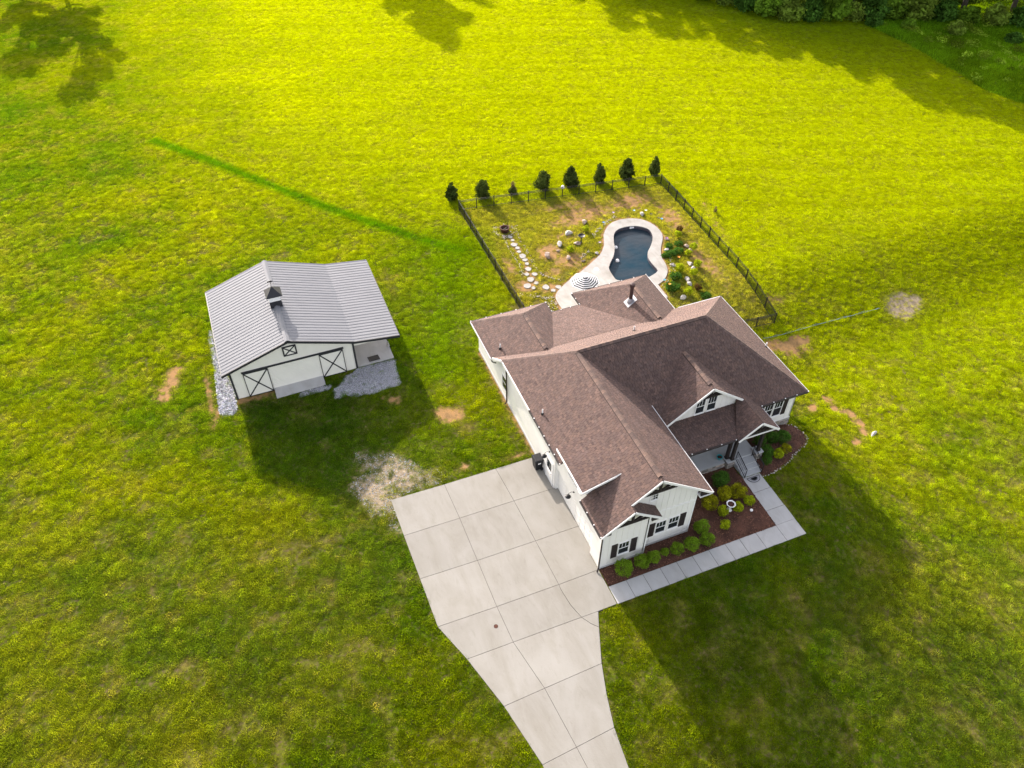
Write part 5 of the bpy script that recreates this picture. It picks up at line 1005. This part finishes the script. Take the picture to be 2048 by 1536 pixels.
P = [(-.45, .18)] + [(.5 * math.cos(a), .18 + .48 * math.sin(a)) for a in np.linspace(math.pi, 2 * math.pi, 14)]; MB().prism([(x, y, .016) for x, y in P], (0, 0, -.016)).build('mat', M['grey_metal'], dm); pmm = MB()
for j in range(9):
    a = math.pi + .25 + j * .33; r1 = .3; c_, s_ = math.cos(a), math.sin(a); pmm.add([(0, .12, .019), (r1 * .6 * c_ - .05 * s_, .12 + r1 * .6 * s_ + .05 * c_, .019), (r1 * 1.1 * c_, .12 + r1 * 1.1 * s_, .019), (r1 * .6 * c_ + .05 * s_, .12 + r1 * .6 * s_ - .05 * c_, .019)], [(0, 1, 2, 3)])
pmm.build('leaf_pattern', M['black_plastic'], dm); bdr = MB(); Q = [(x * .93, .17 + (y - .18) * .93) for x, y in P]
for a_, c_ in zip(Q, Q[1:] + Q[:1]): bdr.beam((a_[0], a_[1], .018), (c_[0], c_[1], .018), .03, .008)
bdr.build('border', M['black_plastic'], dm)
lathe_thing('flower_pot', 11.22, 4.42, .5, [('pot', [(.12, 0), (.19, .2), (.21, .26), (.18, .26), (.16, .2)], 'teal'), ('soil', [(.165, .22), (.02, .225)], 'mulch')], 'small teal pot on the porch beside the columns', 'pot')
for i, off in enumerate((0, .14)):
    pts = [(x_, y_ + off * (.5 + .5 * math.sin(j * 1.7)), T(x_, y_) + .055) for j, (x_, y_) in enumerate(smooth_loop(HOSE, 6, False))]; pts = [(19.0, 15.3, T(19, 15.3) + .5)] * 0 + pts
    if i == 0: hp = pts
    else: hp2 = pts
hs_ = MB().tube(hp, .013, 6); hs_.tube(hp2, .012, 6); tag(hs_.build('garden_hose', M['hose'], None, True), 'pale blue hose laid straight across the side lawn', 'hose')

# ------------------------------------------------------------------ fences
FH = 1.08
def fence_run(name, pts, label, single_pickets=False, skip_first=False):
    e = empty(name, (pts[0][0], pts[0][1], T(*pts[0]))); tag(e, label, 'fence'); o = Vector(e.location); zt = lambda p: Vector((p[0], p[1], T(p[0], p[1])))
    for i, p in enumerate(pts):
        if i == 0 and skip_first: continue
        q = zt(p) - o; MB().box(q.x - .035, q.x + .035, q.y - .035, q.y + .035, q.z - .05, q.z + FH + .06).build('post', M['iron'], e)
    for a, c in zip(pts[:-1], pts[1:]):
        A_, C_ = zt(a) - o, zt(c) - o; r_ = MB()
        for h in (.1, FH - .16, FH - .02): r_.beam(A_ + Vector((0, 0, h)), C_ + Vector((0, 0, h)), .028, .032)
        rb = r_.build('rails', M['iron'], e); n_ = int((C_ - A_).length / .108); pk = MB()
        for j in range(1, n_):
            q = A_.lerp(C_, j / n_)
            if single_pickets: MB().box(q.x - .008, q.x + .008, q.y - .008, q.y + .008, q.z + .05, q.z + FH).build('picket', M['iron'], rb)
            else: pk.box(q.x - .008, q.x + .008, q.y - .008, q.y + .008, q.z + .05, q.z + FH)
        if not single_pickets: tag(pk.build('pickets', M['iron'], rb), kind='stuff')
    return e
def lerp_pts(a, b, n_): return [(a[0] + (b[0] - a[0]) * i / n_, a[1] + (b[1] - a[1]) * i / n_) for i in range(n_ + 1)]
fence_run('fence', lerp_pts((4.91, 40.61), (25.38, 37.72), 12), 'black iron picket fence along the row of evergreens', True)
fence_run('fence', lerp_pts((25.38, 37.72), (24.4, 16.36), 13), 'long black picket fence on the open field side of the pool yard', skip_first=True)
fence_run('fence', lerp_pts((4.91, 40.61), (4.77, 22.2), 11), 'black picket fence on the barn side of the pool yard', skip_first=True)
fence_run('fence', lerp_pts((24.4, 16.36), (18.9, 16.4), 3), 'short black picket fence joining the house corner', skip_first=True)
# ------------------------------------------------------------------ plants
def leaf_cloud(clumps, n_, size, seed, droop=0.0, cvar=(.55, 1.45), fill=.55, up=.3, vert=0.0):
    """clumps: (centre, (rx, ry, rz)); leaves as single bent quads spread through the shell of each clump"""
    r = np.random.default_rng(seed); w = np.array([c[1][0] * c[1][1] + c[1][0] * c[1][2] for c in clumps]); w = w / w.sum(); idx = r.choice(len(clumps), n_, p=w)
    cen = np.array([c[0] for c in clumps])[idx]; rad = np.array([c[1] for c in clumps])[idx]
    d = r.normal(size=(n_, 3)); d /= np.linalg.norm(d, axis=1)[:, None]; rr = (fill + (1 - fill) * r.random(n_) ** .5)[:, None] * (1 + .12 * r.normal(size=(n_, 1)))
    p = cen + d * rad * rr; nrm = d * .6 + r.normal(size=(n_, 3)) * .55 + np.array([0, 0, up]); nrm[:, 2] *= (1 - vert); nrm /= np.linalg.norm(nrm, axis=1)[:, None]
    t = np.cross(nrm, r.normal(size=(n_, 3))); t /= np.linalg.norm(t, axis=1)[:, None] + 1e-9; b2 = np.cross(nrm, t)
    s = size * r.uniform(.6, 1.4, n_)[:, None]; V = np.stack([p + t * s, p + b2 * s * .55, p - t * s, p - b2 * s * .55], 1).reshape(-1, 3)
    cl = r.uniform(*cvar, len(clumps))[idx] * r.uniform(.75, 1.25, n_)
    return V, cl
def foliage_mesh(name, V, cl, m):
    n_ = len(cl); me = bpy.data.meshes.new(name); me.vertices.add(len(V)); me.vertices.foreach_set('co', V.astype(np.float32).ravel()); me.loops.add(len(V)); me.loops.foreach_set('vertex_index', np.arange(len(V), dtype=np.int32))
    me.polygons.add(n_); me.polygons.foreach_set('loop_start', np.arange(0, len(V), 4, dtype=np.int32)); me.polygons.foreach_set('loop_total', np.full(n_, 4, np.int32)); me.update(calc_edges=True)
    ca = me.color_attributes.new('Col', 'FLOAT_COLOR', 'CORNER'); a = np.ones((len(V), 4), np.float32); a[:, :3] = np.repeat(cl, 4)[:, None]; ca.data.foreach_set('color', a.ravel()); me.materials.append(M[m]); return me
def ball_clumps(seed, r=1.0, k=26):
    rr = random.Random(seed); out = [((0, 0, .92 * r), (r * .86, r * .86, r * .82))]
    for i in range(k):
        a = rr.uniform(0, 6.283); z = rr.uniform(-.8, 1); q = math.sqrt(max(0, 1 - z * z)); out.append(((q * math.cos(a) * r * .72, q * math.sin(a) * r * .72, .92 * r + z * r * .7), (r * (k2 := rr.uniform(.2, .37)), r * k2, r * k2)))
    return out
BALL = {}
for m_ in ('boxwood', 'boxdark', 'boxgold', 'lime'):
    BALL[m_] = [foliage_mesh('foliage', *leaf_cloud(ball_clumps(s, 1.0, 34 if m_ != 'lime' else 24), 3000 if m_ != 'lime' else 1500, .062 if m_ != 'lime' else .10, s, cvar=(.6, 1.4) if m_ != 'boxgold' else (.4, 1.7)), m_) for s in (1, 2, 3)]
CORE = MB().lathe([(.05, 0), (.06, .5), (.03, .9)], (0, 0, 0), 6).mesh('stem', M['bark'])
def shrub(x, y, r, m, label, group, squash=1.0):
    e = empty('shrub', (x, y, T(x, y) + .03)); tag(e, label, 'shrub', group)
    new_obj('foliage', rnd.choice(BALL[m]), e, (0, 0, 0), (0, 0, rnd.uniform(0, 6)), (r * rnd.uniform(.95, 1.06), r * rnd.uniform(.95, 1.06), r * squash)); new_obj('stem', CORE, e, (0, 0, -.02), None, (r, r, r)); return e
row_lab = ['broad clipped round shrub nearest the driveway', 'second round shrub from the driveway along the front bed', 'third round shrub from the driveway, taller than wide', 'smallest shrub in the row along the front walk', 'fifth round shrub from the driveway in front of the double window', 'sixth round shrub from the driveway near the house corner', 'seventh round shrub, closest to the walk past the house corner', 'round shrub set back against the house corner']
for (x_, y_, r_), l in zip(SHR_ROW, row_lab): shrub(x_, y_, r_ * 1.18, 'boxwood', l, 'clipped round shrubs in the front bed')
ll = [('boxdark', 'large dark green ball shrub before the porch'), ('boxgold', 'golden-tipped ball shrub behind the white bird bath'), ('boxgold', 'biggest golden-tipped ball shrub nearest the walk'), ('boxgold', 'golden-tipped ball shrub against the garage corner'), ('lime', 'lime green bush left of the white bird bath'), ('lime', 'lime green bush hugging the white bird bath'), ('lime', 'lime green bush beside the walk above the bird bath'), ('lime', 'lime green bush alone in the open mulch')]
for (x_, y_, r_), (m_, l) in zip(SHR_L, ll): shrub(x_, y_, r_ * 1.2, m_, l, 'shrubs in the front mulch bed', .95)
rl_ = [('boxdark', 'dark ball shrub farthest from the porch in the curved bed'), ('boxdark', 'dark ball shrub beneath the right window in the curved bed'), ('boxdark', 'dark shrub half hidden under the entry gable'), ('boxdark', 'dark ball shrub beside the right porch column'), ('boxdark', 'low dark shrub beside the porch steps'), ('lime', 'bright lime bush in the curved bed'), ('boxgold', 'dim golden bush behind the lime one in the curved bed')]
for (x_, y_, r_), (m_, l) in zip(SHR_R, rl_): shrub(x_, y_, r_ * 1.1, m_, l, 'shrubs in the curved mulch bed', .95)
for (x_, y_), l in zip(BUSH, ('lime bush behind the black bird bath', 'lime bush in front of the black bird bath')): shrub(x_, y_, .36, 'lime', l, 'lime bushes on the pool lawn', .8)
yl = ['yellow-green bush farthest up the flower bed', 'yellow-green bush beside the long tan boulder', 'small yellow-green bush below the long boulder', 'yellow-green bush right of the white jagged rock', 'yellow-green bush closest to the pool edge', 'yellow-green bush below the flat pale rock', 'yellow-green bush near the house roof', 'reddish bush near the house roof', 'dark reddish bush at the top of the flower bed']
M['redleaf'] = leaf_mat('reddish leaves', (.09, .05, .02), .3); BALL['redleaf'] = [foliage_mesh('foliage', *leaf_cloud(ball_clumps(9, 1, 22), 1300, .1, 9), 'redleaf')]
for i, ((x_, y_), l) in enumerate(zip(YBUSH, yl)): shrub(x_, y_, (.36, .40, .34, .40, .42, .40, .42, .36, .34)[i], 'redleaf' if i > 6 else 'lime', l, 'bushes in the pool flower bed', .9)
gl_ = ['leafy green perennial at the pool waist', 'leafy green perennial behind the orange stake', 'leafy green clump by the pool corner', 'broad leafy clump by the house roof', 'small green clump beside the coping', 'green clump near the purple stake', 'green clump by the fence side of the bed', 'green clump at the roof edge near the hip']
M['green2'] = leaf_mat('mid green leaves', (.06, .14, .02), .35); BALL['green2'] = [foliage_mesh('foliage', *leaf_cloud(ball_clumps(s, 1, 20), 900, .13, s, up=.6), 'green2') for s in (12, 13)]
for i, ((x_, y_), l) in enumerate(zip(GREEN, gl_)):
    e = empty('perennial', (x_, y_, T(x_, y_))); tag(e, l, 'plant', 'perennials in the pool flower bed'); r_ = (.55, .5, .6, .7, .4, .42, .45, .5)[i]
    new_obj('foliage', rnd.choice(BALL['green2']), e, (0, 0, -.05), (0, 0, rnd.uniform(0, 6)), (r_, r_, r_ * .45))
# arborvitae row
def cone_clumps(seed, h, r, k=40):
    rr = random.Random(seed); out = []
    for i in range(k):
        z = rr.uniform(.06, 1); q = r * .92 * (.62 + .38 * min(1, z / .2)) * max(.14, math.sqrt(max(0, 1 - (max(0, z - .25) / .78) ** 1.7))); a = rr.uniform(0, 6.283); d = q * rr.uniform(.2, .75); out.append(((d * math.cos(a), d * math.sin(a), z * h), (q * .45, q * .45, h * .11)))
    return out
ARB = [foliage_mesh('foliage', *leaf_cloud(cone_clumps(s, 1.0, .36, 80), 7000, .034, s, up=.2, vert=.5, fill=.2, cvar=(.45, 1.7)), m_) for s, m_ in ((31, 'arbor'), (32, 'arbor2'), (33, 'arbor'), (36, 'arbor2'))]
ARBD = foliage_mesh('foliage', *leaf_cloud(cone_clumps(35, 1.0, .25, 30), 900, .03, 35, up=.2, vert=.5, fill=.2), 'arbor_dead')
TRK = MB().lathe([(.03, -.03), (.02, .5), (.006, .92)], (0, 0, 0), 6).mesh('trunk', M['bark'])
ah = [1.75, 1.85, 1.45, 2.0, 2.1, 2.0, 2.15, 2.0]; aw = [1.0, 1.15, 1.05, 1.2, 1.05, 1.1, 1.15, .85]
al = ['evergreen at the outer fence corner, nearest the barn side', 'second evergreen along the back fence', 'thin browned evergreen, shortest of the back row', 'broad full evergreen, fourth along the back fence', 'fifth evergreen along the back fence, beside the bird feeder', 'sixth evergreen along the back fence', 'tallest evergreen, seventh along the back fence', 'slender last evergreen at the far fence corner']
for i, (x_, y_) in enumerate(ARBOR):
    e = empty('evergreen_tree', (x_, y_, T(x_, y_))); tag(e, al[i], 'evergreen', 'young evergreens along the back fence'); h = ah[i]
    new_obj('crown', ARBD if i == 2 else ARB[i % 4], e, (0, 0, .02), (rnd.uniform(-.05, .05), rnd.uniform(-.05, .05), i * 1.3), (h * aw[i] * rnd.uniform(.85, 1.15), h * aw[i] * rnd.uniform(.85, 1.15), h)); new_obj('trunk', TRK, e, None, None, (h, h, h))
    if i == 2: new_obj('foliage', ARB[1], e, (0, 0, 0), (0, 0, 2), (h * .95, h * .95, h * .55))
x_, y_ = gt_small = (27.7, 31.2); e = empty('sapling', (x_, y_, 0)); tag(e, 'small browned sapling in the field outside the pool fence', 'sapling'); new_obj('crown', ARBD, e, (0, 0, 0), None, (.9, .9, .7)); new_obj('trunk', TRK, e, None, None, (.7, .7, .7))
# broadleaf trees
def tree_parts(seed, h, r, n_, m, leaf):
    rr = random.Random(seed); tb = MB(); cl = []; top = h * .55
    tb.tube([(0, 0, -.2), (rr.uniform(-.1, .1), rr.uniform(-.1, .1), h * .25), (rr.uniform(-.3, .3), rr.uniform(-.3, .3), top), (rr.uniform(-.5, .5), rr.uniform(-.5, .5), h * .86)], [h * .026, h * .02, h * .013, h * .004], 8)
    for i in range(22):
        z = h * rr.uniform(.22, .9); a = i * 2.4 + rr.uniform(-.5, .5); q = r * math.sqrt(max(.08, 1 - ((z / h - .5) / .52) ** 2)) * rr.uniform(.55, 1.0); ex, ey, ez = q * math.cos(a), q * math.sin(a), min(h * .96, z + h * .05 + rr.uniform(0, .06) * h)
        tb.tube([(0, 0, z * .72), (ex * .45, ey * .45, z * .9), (ex, ey, ez)], [h * .009, h * .006, h * .002], 5)
        for j in range(7): t = (.35, .5, .62, .74, .86, .95, 1.05)[j]; s_ = r * rr.uniform(.10, .24); cl.append(((ex * t + rr.uniform(-.3, .3) * r * .3, ey * t + rr.uniform(-.3, .3) * r * .3, z * .9 + (ez - z * .9) * t + rr.uniform(-.2, .4)), (s_, s_, s_ * .7)))
    cl.append(((0, 0, h * .9), (r * .3, r * .3, h * .09)))
    V, c = leaf_cloud(cl, n_, leaf, seed, fill=.25, up=.4); return tb.mesh('trunk', M['bark']), foliage_mesh('crown', V, c, m)
TV = [tree_parts(s, 10, 3.6, 15000, m_, .15) for s, m_ in ((51, 'tree'), (52, 'tree'), (53, 'tree2'), (54, 'tree'))]
def tree(x, y, h, v, label, group=None, sx=1.0):
    e = empty('tree', (x, y, T(x, y)), rnd.uniform(0, 6)); tag(e, label, 'tree', group); t, c = TV[v]; k = h / 10
    new_obj('trunk', t, e, None, None, (k, k, k)); new_obj('crown', c, e, None, None, (k * sx, k * sx, k))
wt_ = [(40, 106, 10.5, 0), (45, 97, 10, 1), (50.5, 91, 10.5, 3), (55, 86, 9.5, 0), (60.0, 79, 11, 1), (62.5, 75.5, 12, 2), (66, 72.5, 15, 0), (70, 71, 16, 3), (74.5, 70, 16, 1), (79, 68, 15, 2), (83.5, 65.5, 15, 0), (88.5, 63, 15, 3), (94, 59.5, 14, 1), (64, 83, 13, 3), (71, 80, 15, 1), (80, 75, 15, 0), (90, 70, 15, 2), (57, 93, 12, 1), (98, 55, 9.5, 0), (86, 69, 9, 1), (76.5, 75, 9, 3), (66.5, 77, 9, 2)]
ordn = ['first', 'second', 'third', 'fourth', 'fifth', 'sixth', 'seventh', 'eighth', 'ninth', 'tenth', 'eleventh', 'twelfth', 'thirteenth']
for i, (x_, y_, h, v) in enumerate(wt_):
    lab = (f'{ordn[i]} tree of the wood edge counted from the open field side' if i < 13 else f'{ordn[i - 13]} tree in the deeper row behind the wood edge')
    tree(x_, y_, h, v, lab, 'trees of the wood beyond the field', 1.15)
tree(-31.0, 119.0, 13.5, 0, 'lone tall tree beyond the field on the barn side', sx=1.0); tree(-37.0, 122, 12, 1, 'smaller tree beside the lone tall field tree'); tree(14.5, 118.5, 14, 3, 'field tree beyond the middle of the meadow', sx=1.1); tree(21.0, 122, 11, 0, 'companion of the field tree beyond the meadow')
# undergrowth at the wood edge
UB = [foliage_mesh('foliage', *leaf_cloud(ball_clumps(s, 1.0, 40), 2600, .11, s, up=.4, cvar=(.45, 1.6), fill=.35), m_) for s, m_ in ((61, 'tree'), (62, 'tree2'), (63, 'boxdark'), (64, 'silver'))]
wood_edge = [(44, 92.5), (48.5, 88), (52.5, 83.8), (56.3, 80.8), (58.6, 77.6), (59.6, 74.4), (61.2, 71.5), (63.4, 69.3), (66, 68.0), (68.8, 67.0), (71.6, 66.0), (74.3, 65.2), (77, 64.3), (79.8, 62.8), (82.6, 61.2), (85.6, 59.2), (88.5, 57.4), (91.5, 55.4), (95, 53), (98.5, 50.5), (72.8, 63.2), (76.5, 60.5), (81.0, 56.5), (86, 51.5)]
for i, (x_, y_) in enumerate(wood_edge):
    v = (i * 7) % 3; r_ = rnd.uniform(1.2, 2.0) if i < 20 else rnd.uniform(.8, 1.1)
    e = empty('bush', (x_, y_, T(x_, y_) - .2)); col_ = ['dark green', 'pale green', 'deep green', 'silvery flowering'][v]
    lab = f'{col_} bush, number {["one","two","three","four","five","six","seven","eight","nine","ten","eleven","twelve","thirteen","fourteen","fifteen","sixteen","seventeen","eighteen","nineteen","twenty"][i]} along the wood edge from the open field' if i < 20 else ['low bush where the weeds meet the wood', 'low bush in the weeds behind the mown corner', 'low bush amid the weeds nearest the field', 'low bush deepest in the weed patch'][i - 20]
    tag(e, lab, 'bush', 'bushes along the wood edge'); new_obj('foliage', UB[v], e, None, (0, 0, rnd.uniform(0, 6)), (r_ * 1.25, r_ * 1.25, r_ * rnd.uniform(.8, 1.2)))
r_ = np.random.default_rng(5); cl_ = []
for i in range(300):
    u = r_.random(); x_ = 52 + u * 66; y_ = (95 - u * 52) + r_.uniform(.5, 22); h_ = r_.uniform(.7, 2.4); cl_.append(((x_, y_, T(x_, y_) + h_ * .7), (h_ * 1.5, h_ * 1.5, h_)))
tag(new_obj('undergrowth', foliage_mesh('undergrowth', *leaf_cloud(cl_, 60000, .15, 77, up=.4, cvar=(.4, 1.4), fill=.3), 'tree')), 'dark tangled undergrowth filling the wood behind the bushes', 'undergrowth', kind='stuff')
cw_ = []
for i in range(420):
    x_, y_ = r_.uniform(72.5, 112), r_.uniform(28, 66)
    if inpoly(np.array([x_]), np.array([y_]), WEED_P)[0]: h_ = r_.uniform(.2, .75); cw_.append(((x_, y_, T(x_, y_) + h_ * .55), (h_ * r_.uniform(.8, 1.8), h_ * r_.uniform(.8, 1.8), h_ * .8)))
tag(new_obj('weeds', foliage_mesh('weeds', *leaf_cloud(cw_, 34000, .11, 78, up=.5, cvar=(.35, 1.7), fill=.2), 'weed')), 'tall rough weeds between the mown field and the wood', 'weeds', kind='stuff')
print('objects', len(bpy.data.objects))
